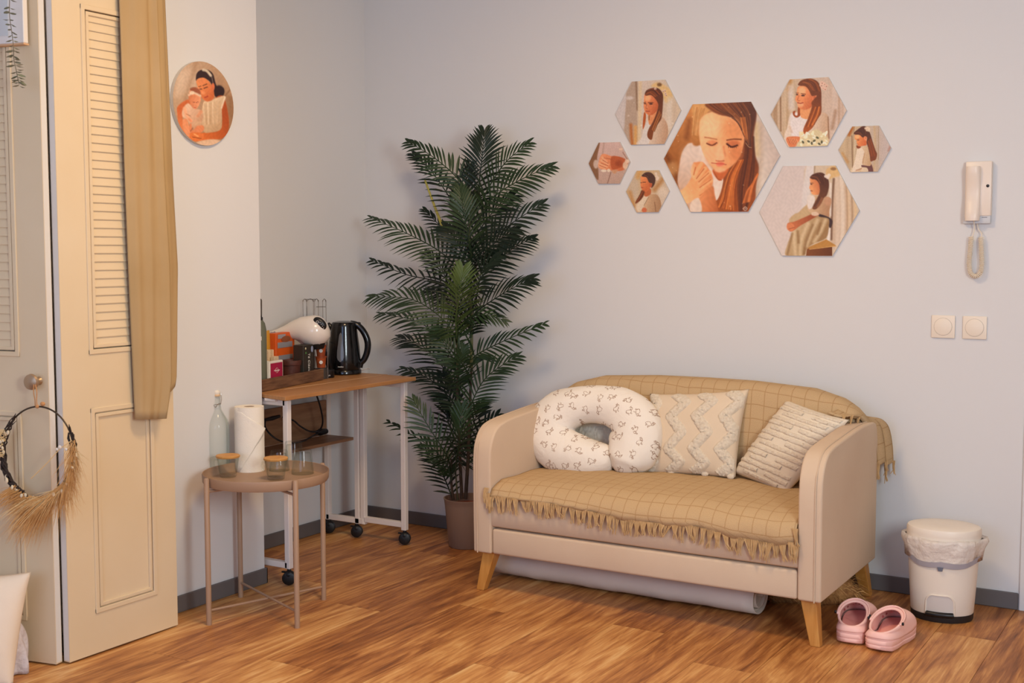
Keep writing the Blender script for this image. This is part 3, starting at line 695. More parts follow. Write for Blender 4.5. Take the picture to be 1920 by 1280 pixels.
# ================================================================== pedal bin
m_bin = mat('cream_plastic', (238, 226, 210), 0.38, spec=.45); m_bblk = mat('bin_black', (38, 34, 34), .5)
bc = Vector((2.828, -0.232, 0))
bin_ = thing('pedal_bin', 'cream plastic pedal bin with white liner beside the loveseat', 'bin', bc)
MBn = Matrix.Translation(bc) @ Matrix.Rotation(math.radians(8), 4, 'Z')
EX, EY = 1.0, .84
MB().lathe([(0.0, 0), (.106, 0.0), (.109, .006), (.110, .026), (.100, .028), (0, .028)], 40, MBn, EX, EY).build('base', m_bblk, bin_)
prof = [(.108, .026), (.110, .030), (.116, .12), (.121, .20), (.125, .262), (.124, .275), (.118, .275), (.10, .10), (0, .05)]
body = MB().lathe(prof, 48, MBn, EX, EY).build('body', m_bin, bin_)
lid = MB().lathe([(0.0, .345), (.06, .346), (.112, .343), (.125, .339), (.1285, .333), (.129, .306), (.127, .300), (.120, .300), (0, .31)][::-1], 48, MBn, EX * 1.01, EY * 1.01).build('lid', m_bin, bin_)
# liner bag folded over the rim
ml = mat('liner_plastic', (236, 224, 212), .35, spec=.5, alpha=.88, bump=(30, .9, .012)); rows = []
def bagring(r, z, wob, ph):
    out = []
    for k in range(72):
        a = 2 * math.pi * k / 72; w = wob * (math.sin(7 * a + ph) + .6 * math.sin(13 * a + 2 * ph) + .4 * math.sin(23 * a - ph)); ears = .014 * (max(0, math.cos(2 * a)) ** 10) * (1 if z > .27 else .3)
        zz = z + wob * .9 * math.sin(5 * a + ph) + (-.012 * abs(math.cos(a)) if z < .25 else 0) + (.034 * (abs(math.cos(a)) ** 3) if z < .23 else 0)
        out.append(MBn @ Vector(((r + w + ears) * EX * math.cos(a), (r + w + ears * .2) * EY * math.sin(a), zz)))
    return out
rows = [bagring(.122, .302, .0005, 0), bagring(.136, .306, .002, .5), bagring(.139, .290, .003, 1.2), bagring(.134, .265, .003, 2.0), bagring(.130, .235, .0025, 2.8), bagring(.127, .212, .0012, 3.1), bagring(.1262, .206, .0008, 3.2)]
q = MB(); q.grid(rows, cu=True); q.build('liner_bag', ml, bin_, angle=180)
mt_ = mat('grey_tape', (168, 162, 168), .4); mt2 = mat('tape_tab', (104, 108, 122), .4)
rows = [bagring(.1312, .226, .0018, 2.95), bagring(.1300, .216, .0012, 3.05), bagring(.1284, .206, .0008, 3.15)]
q = MB(); q.grid(rows, cu=True); q.build('drawstring_tape', mt_, bin_, angle=180)
def binpt(a, r, z): return MBn @ Vector((r * EX * math.cos(a), r * EY * math.sin(a), z))
fa_ = math.atan2(-VIEW.y, -VIEW.x) - math.radians(8)
A0 = -math.pi / 2 - 0.02
q = MB(); q.grid([[binpt(A0 + .16 * (k / 6 - .5) * (1.0 if j == 0 else .7),   .1325, z) for k in range(7)] for j, z in enumerate((.209, .194))]); q.build('tape_tab', mt2, bin_)
# pedal recess and pedal
rec = []
for k in range(41):
    t = k / 40; a = A0 + .62 * (t - .5) * 2 * .72; e = min(t, 1 - t) * 2; zt = .030 if e <= 0 else .030 + .032 + .040 * math.sqrt(max(0, 1 - (1 - min(1, e * 1.8)) ** 2)); rec.append((a, zt))
q = MB(); q.grid([[binpt(a, .1125, .028) for a, z in rec], [binpt(a, .1125 + .0045 * (z / .1), z) for a, z in rec]]); q.build('pedal_recess', mat('bin_recess', (212, 204, 198), .5), bin_)
q = MB(); q.tube([binpt(a, .1128 + .0045 * z / .1, z) for a, z in rec], .0028, 6); q.build('recess_rim', m_bin, bin_)
q = MB(); q.grid([[binpt(a, r, z) for a in [A0 - .40 + .8 * k / 10 for k in range(11)]] for r, z in ((.095, .020), (.118, .022), (.126, .026), (.127, .034), (.121, .040), (.100, .042))]); q.build('pedal', m_blk, bin_, angle=60)
# ================================================================== switches and intercom on the back wall
m_sw = mat('ivory_plastic', (240, 226, 208), .4, spec=.45); m_sw2 = mat('ivory_groove', (176, 160, 146), .6)
def switch(c, label):
    t = thing('light_switch', label, 'switch', c, 'round light switches on the back wall')
    MB().box(c.x - .043, c.x + .043, -.009, 0, c.z - .043, c.z + .043).build('plate', m_sw, t, bevel=.003, seg=2)
    MD = Matrix.Translation((c.x, -.009, c.z)) @ Matrix.Rotation(math.pi / 2, 4, 'X')
    MB().lathe([(.0335, -.001), (.0335, .0006), (0, .0006)], 40, MD).build('groove', m_sw2, t)
    MB().lathe([(.0325, -.001), (.0325, .0018), (.030, .0030), (0, .0034)], 40, MD).build('rocker', m_sw, t)
switch(ony(1769, 612), 'ivory light switch with round button, left of the two')
switch(ony(1828, 614), 'ivory light switch with round button, right of the two')
ic = ony(1836, 360); it = thing('intercom_phone', 'ivory wall intercom handset with coiled cord above the switches', 'phone', (ic.x, 0, ic.z))
tl_, tr_, br_ = ony(1815, 304), ony(1862, 305), ony(1857, 419)
x0, x1 = ic.x - .049, ic.x + .047; z1 = tl_.z; z0 = br_.z; zm = ony(1835, 403).z
m_ic = mat('intercom_ivory', (238, 222, 206), .35, spec=.5); m_icg = mat('intercom_grey', (206, 206, 208), .45)
MB().box(x0 + .004, x1, -.030, 0, zm - .004, z1).build('housing', m_ic, it, bevel=.004, seg=2)
MB().box(x0 - .002, x1 - .001, -.026, 0, z0, zm - .002).build('lower_plate', m_icg, it, bevel=.002, seg=2)
MB().box(x1 - .031, x1 - .012, -.0268, -.0255, zm - .0105, zm - .0085).build('printed_line', mat('grey_print', (120, 120, 126), .6), it, smooth=False)
hx0, hx1 = x0 + .006, x0 + .060; hz1 = ony(1830, 313).z; hz0 = ony(1830, 414).z
rows = []
for j in range(15):
    v = j / 14; z = lerp(hz0, hz1, v); dep = .052 + .010 * (math.cos(2 * math.pi * v)) * .8; r = []
    for k in range(11):
        a = math.pi * k / 10; ee = (.98 if 0 < j < 14 else .9)
        r.append(Vector((lerp(hx0, hx1, .5 - .5 * math.cos(a) * ee), -.028 - (dep - .028) * math.sin(a) ** .45 * ee, z)))
    rows.append(r)
q = MB(); q.grid(rows); q.f.append(tuple(range(11))); q.f.append(tuple(14 * 11 + k for k in range(11))); q.build('handset', m_ic, it, angle=60)
MD = Matrix.Translation((x1 - .012, -.030, ony(1851, 349).z)) @ Matrix.Rotation(math.pi / 2, 4, 'X')
MB().lathe([(.0055, -.001), (.0055, .002), (.004, .003), (0, .003)], 20, MD).build('call_button', m_blk, it)
m_cord = mat('ivory_cord', (236, 220, 196), .4)
up = [ony(*p, -.022) for p in ((1821, 444), (1819, 470), (1817, 495), (1820, 512), (1829, 518), (1838, 511), (1841, 493), (1840, 468), (1839, 444))]
upc = cm3(up, 40); pts = []; acc = 0
for i in range(len(upc) - 1):
    t = (upc[i + 1] - upc[i]).normalized(); a = t.cross(Vector((0, 1, 0))).normalized(); bb_ = t.cross(a)
    acc += (upc[i + 1] - upc[i]).length; ph = acc / .0052 * 2 * math.pi
    for s in range(2):
        f = ph + s * math.pi * .0; 
    pts.append((upc[i], a, bb_, acc))
Ltot = acc; hel = []; nT = int(Ltot / .0054); accs = [p[3] for p in pts]
for k in range(nT * 9):
    L = Ltot * k / (nT * 9); i = min(int(np.searchsorted(accs, L)), len(pts) - 1); c, a, bb_, _ = pts[i]; ph = 2 * math.pi * k / 9
    hel.append(c + a * (.0078 * math.cos(ph)) + bb_ * (.0078 * math.sin(ph)))
MB().tube(hel, .0017, 5).build('coiled_cord', m_cord, it)
MB().tube(cm3([ony(1826, 414, -.03), ony(1827, 430, -.022), ony(1824, 441, -.022), ony(1821, 445, -.024)], 5), .0018, 6).tube(cm3([ony(1832, 418, -.012), ony(1835, 430, -.018), ony(1841, 438, -.02), ony(1839, 446, -.024)], 5), .0018, 6).build('cord_ends', m_cord, it)
# ================================================================== printed photographs (hexagons on the back wall, one round on the pier)
class Pic:
    """flat print: colours worked out per vertex of the print sheet, in the print's own coordinates"""
    def __init__(s, X, Y, base): s.X, s.Y = X, Y; s.C = np.tile(np.array(base, float) / 255, (len(X), 1))
    def _mix(s, idx, a, col, grad=None):
        c = np.array(col, float) / 255
        if grad is not None:
            c2, (x0, y0), (x1, y1) = grad; t = ((s.X[idx] - x0) * (x1 - x0) + (s.Y[idx] - y0) * (y1 - y0)) / ((x1 - x0) ** 2 + (y1 - y0) ** 2)
            t = np.clip(t, 0, 1)[:, None]; c = c * (1 - t) + np.array(c2, float) / 255 * t
        a = a[:, None]; s.C[idx] = s.C[idx] * (1 - a) + c * a
    def _seg(s, px, py, pts, closed):
        d = np.full(len(px), 1e18); ins = np.zeros(len(px), bool); n = len(pts)
        for i in range(n if closed else n - 1):
            x0, y0 = pts[i]; x1, y1 = pts[(i + 1) % n]; dx, dy = x1 - x0, y1 - y0; L = dx * dx + dy * dy + 1e-12
            t = np.clip(((px - x0) * dx + (py - y0) * dy) / L, 0, 1); d = np.minimum(d, (px - x0 - t * dx) ** 2 + (py - y0 - t * dy) ** 2)
            if closed and y0 != y1:
                c = ((y0 > py) != (y1 > py)) & (px < (x1 - x0) * (py - y0) / (y1 - y0) + x0); ins ^= c
        return np.sqrt(d), ins
    def fill(s, pts, col, soft=8, alpha=1.0, grad=None, smooth=True):
        P = [tuple(p) for p in (catmull(pts, 5, True) if smooth else pts)]
        xs = [p[0] for p in P]; ys = [p[1] for p in P]
        idx = np.where((s.X > min(xs) - soft) & (s.X < max(xs) + soft) & (s.Y > min(ys) - soft) & (s.Y < max(ys) + soft))[0]
        if not len(idx): return
        d, ins = s._seg(s.X[idx], s.Y[idx], P, True); sd = np.where(ins, d, -d); a = np.clip(sd / (2 * soft) + .5, 0, 1); a = a * a * (3 - 2 * a); s._mix(idx, a * alpha, col, grad)
    def line(s, pts, col, w, soft=4, alpha=1.0):
        P = [tuple(p) for p in catmull(pts, 5)]; xs = [p[0] for p in P]; ys = [p[1] for p in P]; m = w + soft
        idx = np.where((s.X > min(xs) - m) & (s.X < max(xs) + m) & (s.Y > min(ys) - m) & (s.Y < max(ys) + m))[0]
        if not len(idx): return
        d, _ = s._seg(s.X[idx], s.Y[idx], P, False); a = np.clip((w / 2 - d) / (2 * soft) + .5, 0, 1); s._mix(idx, a * alpha, col)
    def ell(s, cx, cy, rx, ry, col, soft=6, alpha=1.0, rot=0.0, grad=None):
        s.fill([(cx + rx * math.cos(a) * math.cos(rot) - ry * math.sin(a) * math.sin(rot), cy + rx * math.cos(a) * math.sin(rot) + ry * math.sin(a) * math.cos(rot)) for a in [i / 12 * 2 * math.pi for i in range(12)]], col, soft, alpha, grad)
    def hair(s, A, B, n, cols, w=6, alpha=.55, seed=1, soft=4):
        r = random.Random(seed); A = catmull(A, 4); B = catmull(B, 4); m = min(len(A), len(B))
        for k in range(n):
            t = r.random(); s.line([A[i] * (1 - t) + B[i] * t + np.array([r.gauss(0, 3), r.gauss(0, 3)]) for i in range(0, m, 3)], cols[r.randrange(len(cols))], w * r.uniform(.5, 1.4), soft, alpha * r.uniform(.5, 1))
    def dots(s, n, box, col, r0, r1, alpha, seed=2):
        r = random.Random(seed)
        for k in range(n): s.ell(r.uniform(box[0], box[2]), r.uniform(box[1], box[3]), *(2 * [r.uniform(r0, r1)]), col, r1 * .6, alpha * r.random())
    def grain(s, amp, sc, seed=0):
        g = np.sin(s.X * sc * 1.3 + 1.7 * np.sin(s.Y * sc * .7 + seed)) * np.sin(s.Y * sc * 1.1 + 2.1 * np.sin(s.X * sc * .6 + seed)); s.C *= (1 + amp * g)[:, None]
m_print = bpy.data.materials.new('photo_print'); m_print.use_nodes = True
pb = m_print.node_tree.nodes['Principled BSDF']; pb.inputs['Roughness'].default_value = .5; pb.inputs['Specular IOR Level'].default_value = .2
ca_n = m_print.node_tree.nodes.new('ShaderNodeVertexColor'); ca_n.layer_name = 'print'; m_print.node_tree.links.new(ca_n.outputs[0], pb.inputs['Base Color'])
m_pan = mat('photo_panel_edge', (214, 204, 196), .6)
GAIN = 1.25
def photo(name, label, corners, org, zoom, res, paint, proj, thick, nrm, base, chain=None):
    """corners in the print's own (crop) coordinates: left chain top->bottom and right chain top->bottom"""
    Lc, Rc = chain if chain else ([corners[1], corners[0], corners[5]], [corners[2], corners[3], corners[4]])
    def walk(c, n):
        c = np.array(c, float)
        if len(c) == 3: t = np.linspace(0, 2, n); return np.stack([np.interp(t, [0, 1, 2], c[:, k]) for k in (0, 1)], 1)
        t = np.linspace(0, len(c) - 1, n); return np.stack([np.interp(t, range(len(c)), c[:, k]) for k in (0, 1)], 1)
    nr = res | 1; nc = int(res * 1.1); Lp, Rp = walk(Lc, nr), walk(Rc, nr); u = np.linspace(0, 1, nc)[None, :, None]
    G = (Lp[:, None, :] * (1 - u) + Rp[:, None, :] * u).reshape(-1, 2)
    pic = Pic(G[:, 0].copy(), G[:, 1].copy(), base); paint(pic)
    n = Vector(nrm)
    ring = [tuple(p) for p in Lc] + [tuple(p) for p in reversed(Rc)]
    ctr = proj(org[0] + np.mean([p[0] for p in ring]) / zoom, org[1] + np.mean([p[1] for p in ring]) / zoom)
    t = thing(name, label, 'picture', ctr - n * thick)
    R3 = [proj(org[0] + p[0] / zoom, org[1] + p[1] / zoom) for p in ring]
    MB().prism(R3, lambda p, d: p - n * d, .0004, thick).build('panel', m_pan, t, smooth=False)
    q = MB(); q.v = [proj(org[0] + p[0] / zoom, org[1] + p[1] / zoom) for p in G]
    q.f = [(i * nc + j, i * nc + j + 1, (i + 1) * nc + j + 1, (i + 1) * nc + j) for i in range(nr - 1) for j in range(nc - 1)]
    o = q.build('print', m_print, t, smooth=False)
    c = np.clip(pic.C, 0, 1); lin = np.where(c <= .04045, c / 12.92, ((c + .055) / 1.055) ** 2.4) * GAIN; lin = np.clip(lin, 0, .9)
    at = o.data.color_attributes.new('print', 'FLOAT_COLOR', 'POINT'); buf = np.ones((len(lin), 4), np.float32); buf[:, :3] = lin; at.data.foreach_set('color', buf.ravel())
    return t
TH = .010
def wproj(x, y): return ony(x, y, -TH)
WN = (0, -1, 0)
SK, SKL, SKD, SKS = (222, 148, 98), (240, 190, 148), (190, 104, 62), (160, 78, 46)
HR, HRD, HRL = (150, 78, 40), (72, 42, 34), (206, 132, 72)
CR, WH, BR = (206, 186, 164), (216, 200, 188), (160, 104, 62)
# ---- large centre hexagon: girl looking down, hands folded
def big(p):
    p.fill([(0, 0), (1308, 0), (1308, 1280), (0, 1280)], (170, 112, 66), 5, smooth=False, grad=((206, 186, 172), (420, 600), (1150, 600)))
    p.fill([(20, 640), (330, 80), (420, 90), (330, 480), (200, 560), (200, 900), (170, 960)], (150, 90, 46), 30, grad=((196, 130, 76), (100, 700), (340, 200)))
    p.line([(60, 640), (110, 740), (190, 920)], (96, 50, 26), 50, 30, .7); p.line([(300, 260), (270, 440)], (110, 60, 34), 50, 30, .6)
    p.ell(120, 770, 60, 70, (210, 160, 104), 40, .6)
    p.fill([(1000, 200), (1265, 640), (1000, 1150), (1010, 700)], (206, 192, 178), 20, grad=((188, 170, 160), (1010, 700), (1250, 640)))
    p.line([(1060, 300), (1060, 640), (1020, 1050)], (176, 152, 130), 40, 25, .6); p.line([(1010, 300), (1020, 620)], (200, 170, 120), 50, 25, .7)
    # back hair, dark on the right
    p.fill([(700, 60), (960, 50), (1015, 190), (985, 420), (1000, 620), (1040, 760), (1010, 960), (960, 1220), (600, 1230), (560, 1120), (640, 900), (780, 640), (880, 430)], (104, 58, 42), 14, grad=((150, 78, 40), (960, 400), (700, 1150)))
    p.hair([(900, 440), (860, 700), (800, 900), (820, 1220)], [(985, 440), (990, 720), (960, 960), (900, 1220)], 26, [(60, 36, 34), (92, 50, 36), (120, 62, 38)], 16, .7, 3, 6)
    p.hair([(800, 700), (700, 880), (660, 1050), (600, 1180)], [(880, 680), (800, 900), (790, 1080), (800, 1220)], 34, [(206, 110, 52), (178, 86, 38), (224, 136, 70), (120, 56, 30)], 12, .75, 4, 5)
    p.hair([(960, 960), (900, 1040), (860, 1220)], [(1030, 830), (960, 1000), (930, 1220)], 14, [(190, 100, 50), (214, 130, 76)], 12, .7, 5, 5)
    # blouse
    p.fill([(310, 500), (420, 530), (500, 760), (640, 900), (600, 1090), (400, 1230), (320, 1230), (180, 960), (190, 760), (215, 620), (255, 540)], (214, 192, 176), 12, grad=((196, 158, 132), (300, 650), (280, 1050)))
    p.line([(420, 540), (500, 740), (600, 880)], (232, 216, 206), 46, 22, .7); p.fill([(560, 860), (660, 880), (610, 1080), (570, 1090)], (222, 200, 184), 8)
    p.fill([(545, 790), (660, 760), (720, 780), (650, 890), (600, 890)], (190, 98, 56), 10); p.line([(560, 800), (600, 880), (640, 895)], (150, 74, 42), 10, 5, .8)
    # left blonde hair
    p.fill([(340, 90), (560, 80), (480, 200), (420, 340), (420, 510), (340, 520), (320, 400), (335, 240)], (206, 152, 94), 14, grad=((170, 108, 58), (400, 120), (360, 520)))
    p.hair([(350, 120), (340, 300), (330, 500)], [(480, 140), (420, 300), (410, 520)], 22, [(226, 180, 124), (176, 116, 66), (200, 142, 84)], 10, .6, 6)
    # face
    p.fill([(430, 230), (540, 170), (700, 180), (830, 230), (880, 360), (880, 500), (840, 640), (760, 740), (660, 800), (600, 810), (530, 740), (450, 620), (410, 480), (405, 340)], SK, 10, grad=((240, 178, 128), (830, 500), (480, 400)))
    p.ell(520, 330, 110, 110, (246, 198, 154), 70, .6); p.ell(760, 360, 100, 110, (206, 128, 80), 70, .5); p.ell(560, 640, 110, 90, (238, 176, 134), 50, .6); p.ell(800, 600, 70, 90, (196, 112, 68), 45, .55)
    # crown hair sweeping to the right
    p.fill([(470, 85), (700, 70), (955, 60), (1010, 180), (960, 420), (960, 560), (910, 520), (880, 380), (820, 250), (720, 220), (620, 200), (540, 160)], (124, 70, 46), 12, grad=((86, 54, 46), (600, 120), (950, 240)))
    p.hair([(480, 90), (620, 180), (760, 230), (880, 420)], [(900, 70), (960, 200), (960, 330), (940, 520)], 40, [(170, 104, 62), (96, 58, 46), (140, 82, 50), (72, 46, 42)], 11, .6, 7)
    p.hair([(840, 230), (860, 330), (880, 440)], [(900, 230), (910, 360), (940, 540)], 12, [(206, 128, 72), (180, 100, 54)], 10, .6, 8)
    for a in ([(660, 360), (640, 420), (590, 470)], [(690, 370), (650, 430), (560, 470)], [(900, 500), (930, 540), (960, 550)]): p.line(a, (232, 176, 122), 5, 3, .7)
    # brows, lids, lashes, nose, mouth
    p.line([(465, 440), (520, 448), (590, 462)], (150, 88, 54), 12, 7, .8); p.line([(700, 470), (770, 460), (850, 462)], (104, 56, 38), 14, 6, .9)
    p.ell(545, 500, 55, 30, (206, 120, 78), 18, .7); p.ell(765, 505, 70, 34, (184, 96, 60), 20, .7)
    p.line([(485, 505), (540, 525), (590, 500)], (96, 48, 34), 14, 6, .9); p.line([(700, 510), (750, 542), (810, 525)], (70, 36, 30), 18, 6, .95)
    for k in range(5): p.line([(715 + k * 20, 528 + 6 * (k < 3)), (718 + k * 20, 552)], (60, 32, 28), 5, 3, .8)
    p.ell(620, 600, 34, 90, (244, 186, 142), 26, .6); p.line([(665, 540), (680, 640)], (190, 110, 70), 16, 12, .6); p.ell(620, 650, 52, 40, (240, 176, 132), 22, .7); p.line([(585, 688), (620, 695), (665, 690)], (160, 82, 56), 12, 8, .8)
    p.line([(535, 712), (610, 722), (690, 730)], (160, 74, 56), 9, 5, .8); p.ell(628, 722, 46, 16, (206, 96, 76), 9, .9); p.ell(622, 742, 36, 10, (222, 124, 98), 7, .8); p.ell(625, 790, 60, 24, (238, 180, 138), 18, .6)
    # hands
    p.fill([(340, 720), (370, 705), (440, 705), (500, 770), (545, 860), (540, 960), (480, 1050), (400, 1090), (330, 1120), (260, 1140), (200, 1030), (270, 950), (330, 840)], (214, 136, 86), 10, grad=((236, 176, 124), (520, 850), (240, 1050)))
    for a in ([(345, 740), (330, 800), (340, 850)], [(430, 720), (380, 800), (350, 870)], [(470, 770), (410, 850), (370, 890)], [(520, 810), (440, 880), (400, 930)], [(530, 900), (450, 960), (410, 1000)]): p.line(a, (238, 174, 122), 36, 8, .75)
    for a in ([(365, 760), (345, 840)], [(455, 775), (375, 880)], [(505, 820), (400, 915)], [(530, 890), (410, 975)], [(500, 1000), (410, 1060)]): p.line(a, (172, 88, 50), 9, 5, .8)
    p.fill([(400, 1090), (540, 960), (570, 1060), (600, 1180), (590, 1232), (430, 1232)], (214, 138, 90), 12, grad=((182, 100, 58), (420, 1120), (600, 1160))); p.fill([(320, 1130), (400, 1090), (430, 1232), (310, 1232)], (216, 194, 176), 10)
    p.dots(60, (60, 100, 1200, 1200), (244, 214, 178), 3, 8, .55, 9); p.grain(.03, .05)
    p.line([(870, 1200), (895, 1180), (915, 1200), (895, 1222), (870, 1200)], (226, 200, 180), 6, 3, .8); p.line([(880, 1200), (910, 1200)], (226, 200, 180), 4, 3, .7); p.line([(895, 1188), (895, 1214)], (226, 200, 180), 4, 3, .7)
photo('hexagon_photo', 'largest hexagon photo of a girl looking down with folded hands', [(28, 668), (335, 88), (955, 60), (1262, 635), (925, 1232), (312, 1235)], (1240, 180), 5.687, 215, big, wproj, TH, WN, (180, 120, 76))
def drape(p, x0, x1, n, cols, seed, alpha=.5):
    r = random.Random(seed)
    for k in range(n): x = r.uniform(x0, x1); p.line([(x, -20), (x + r.gauss(0, 30), 640), (x + r.gauss(0, 40), 1300)], cols[r.randrange(len(cols))], r.uniform(15, 70), r.uniform(10, 30), alpha * r.random())
# ---- upper left: girl looking left, long tail of hair
def hexA(p):
    p.fill([(0, 0), (1234, 0), (1234, 1280), (0, 1280)], (196, 180, 170), 5, smooth=False, grad=((196, 176, 152), (300, 600), (1100, 600)))
    p.fill([(200, 400), (330, 110), (420, 110), (420, 640), (410, 1200), (300, 1200), (175, 940)], (170, 148, 130), 20); p.line([(390, 120), (410, 600)], (120, 90, 66), 24, 14, .8); p.line([(460, 130), (450, 700), (440, 1200)], (206, 182, 144), 60, 20, .8)
    p.line([(300, 860), (310, 1050), (330, 1200)], (170, 96, 44), 50, 22, .9); p.line([(380, 900), (380, 1200)], (206, 152, 84), 60, 20, .8)
    p.fill([(650, 200), (760, 130), (960, 240), (1010, 380), (900, 480), (800, 260)], (208, 170, 108), 25, .8); p.ell(790, 170, 40, 30, (96, 64, 40), 16, .8)
    p.line([(960, 420), (960, 900)], (206, 194, 180), 90, 30, .6); p.line([(1060, 500), (1040, 800)], (180, 158, 138), 50, 30, .5)
    p.fill([(600, 750), (820, 720), (900, 800), (935, 900), (930, 1060), (870, 1190), (410, 1195), (480, 1080), (520, 930), (560, 830)], (206, 186, 166), 10, grad=((178, 140, 112), (620, 900), (930, 950)))
    p.fill([(560, 830), (680, 760), (640, 960), (600, 1190), (430, 1195), (490, 1060)], (204, 194, 186), 12)
    p.fill([(530, 640), (560, 700), (540, 860), (505, 930), (510, 760)], (170, 84, 44), 8)
    p.fill([(610, 640), (760, 620), (740, 720), (640, 860), (600, 800)], (206, 134, 90), 10); p.line([(615, 700), (612, 770)], (110, 70, 44), 14, 6, .8)
    p.fill([(540, 330), (640, 330), (760, 400), (800, 500), (760, 600), (680, 680), (610, 690), (560, 660), (535, 620), (520, 540), (525, 460)], (214, 132, 88), 8, grad=((180, 92, 58), (560, 480), (760, 560)))
    p.ell(590, 400, 50, 50, (236, 170, 122), 25, .8); p.ell(790, 510, 26, 44, (196, 108, 76), 8)
    p.line([(520, 480), (555, 470)], (110, 62, 44), 12, 5, .8); p.ell(545, 495, 20, 12, (90, 54, 44), 5, .9); p.line([(600, 478), (680, 478)], (96, 54, 40), 14, 5, .9); p.ell(645, 500, 30, 14, (80, 48, 42), 5, .95); p.line([(570, 500), (560, 570), (590, 585)], (160, 82, 54), 10, 5, .8); p.line([(560, 625), (620, 628)], (150, 66, 54), 16, 6, .9)
    p.fill([(540, 320), (580, 260), (680, 225), (780, 240), (850, 340), (850, 500), (840, 640), (820, 760), (740, 880), (690, 980), (660, 1110), (600, 1090), (580, 1020), (610, 920), (680, 800), (740, 650), (770, 520), (730, 430), (650, 350), (560, 360)], (92, 54, 42), 9, grad=((120, 66, 40), (700, 300), (650, 1000)))
    p.hair([(560, 340), (660, 320), (760, 440)], [(600, 260), (740, 250), (840, 420)], 16, [(170, 96, 56), (140, 74, 44), (70, 42, 38)], 12, .6, 2); p.hair([(780, 600), (700, 800), (600, 1040)], [(830, 700), (760, 840), (670, 1090)], 14, [(160, 88, 48), (60, 38, 34), (190, 120, 66)], 12, .7, 3)
    for x, y in ((850, 280), (890, 320), (880, 270), (900, 350), (720, 240)): p.ell(x, y, 22, 20, (206, 176, 156), 8, .9); p.ell(x + 6, y + 8, 8, 8, (120, 80, 70), 5, .8)
    p.ell(280, 400, 60, 30, (214, 206, 202), 25, .6); p.dots(16, (200, 400, 1100, 1150), (230, 220, 210), 6, 16, .5, 4); p.fill([(30, 680), (210, 340), (200, 700), (170, 940)], (192, 182, 178), 14, .9); p.grain(.03, .06)
photo('hexagon_photo', 'hexagon photo of a girl glancing left with a long tail of hair', [(35, 680), (315, 118), (885, 85), (1155, 610), (870, 1185), (300, 1200)], (1150, 140), 9.141, 125, hexA, wproj, TH, WN, (196, 180, 168))
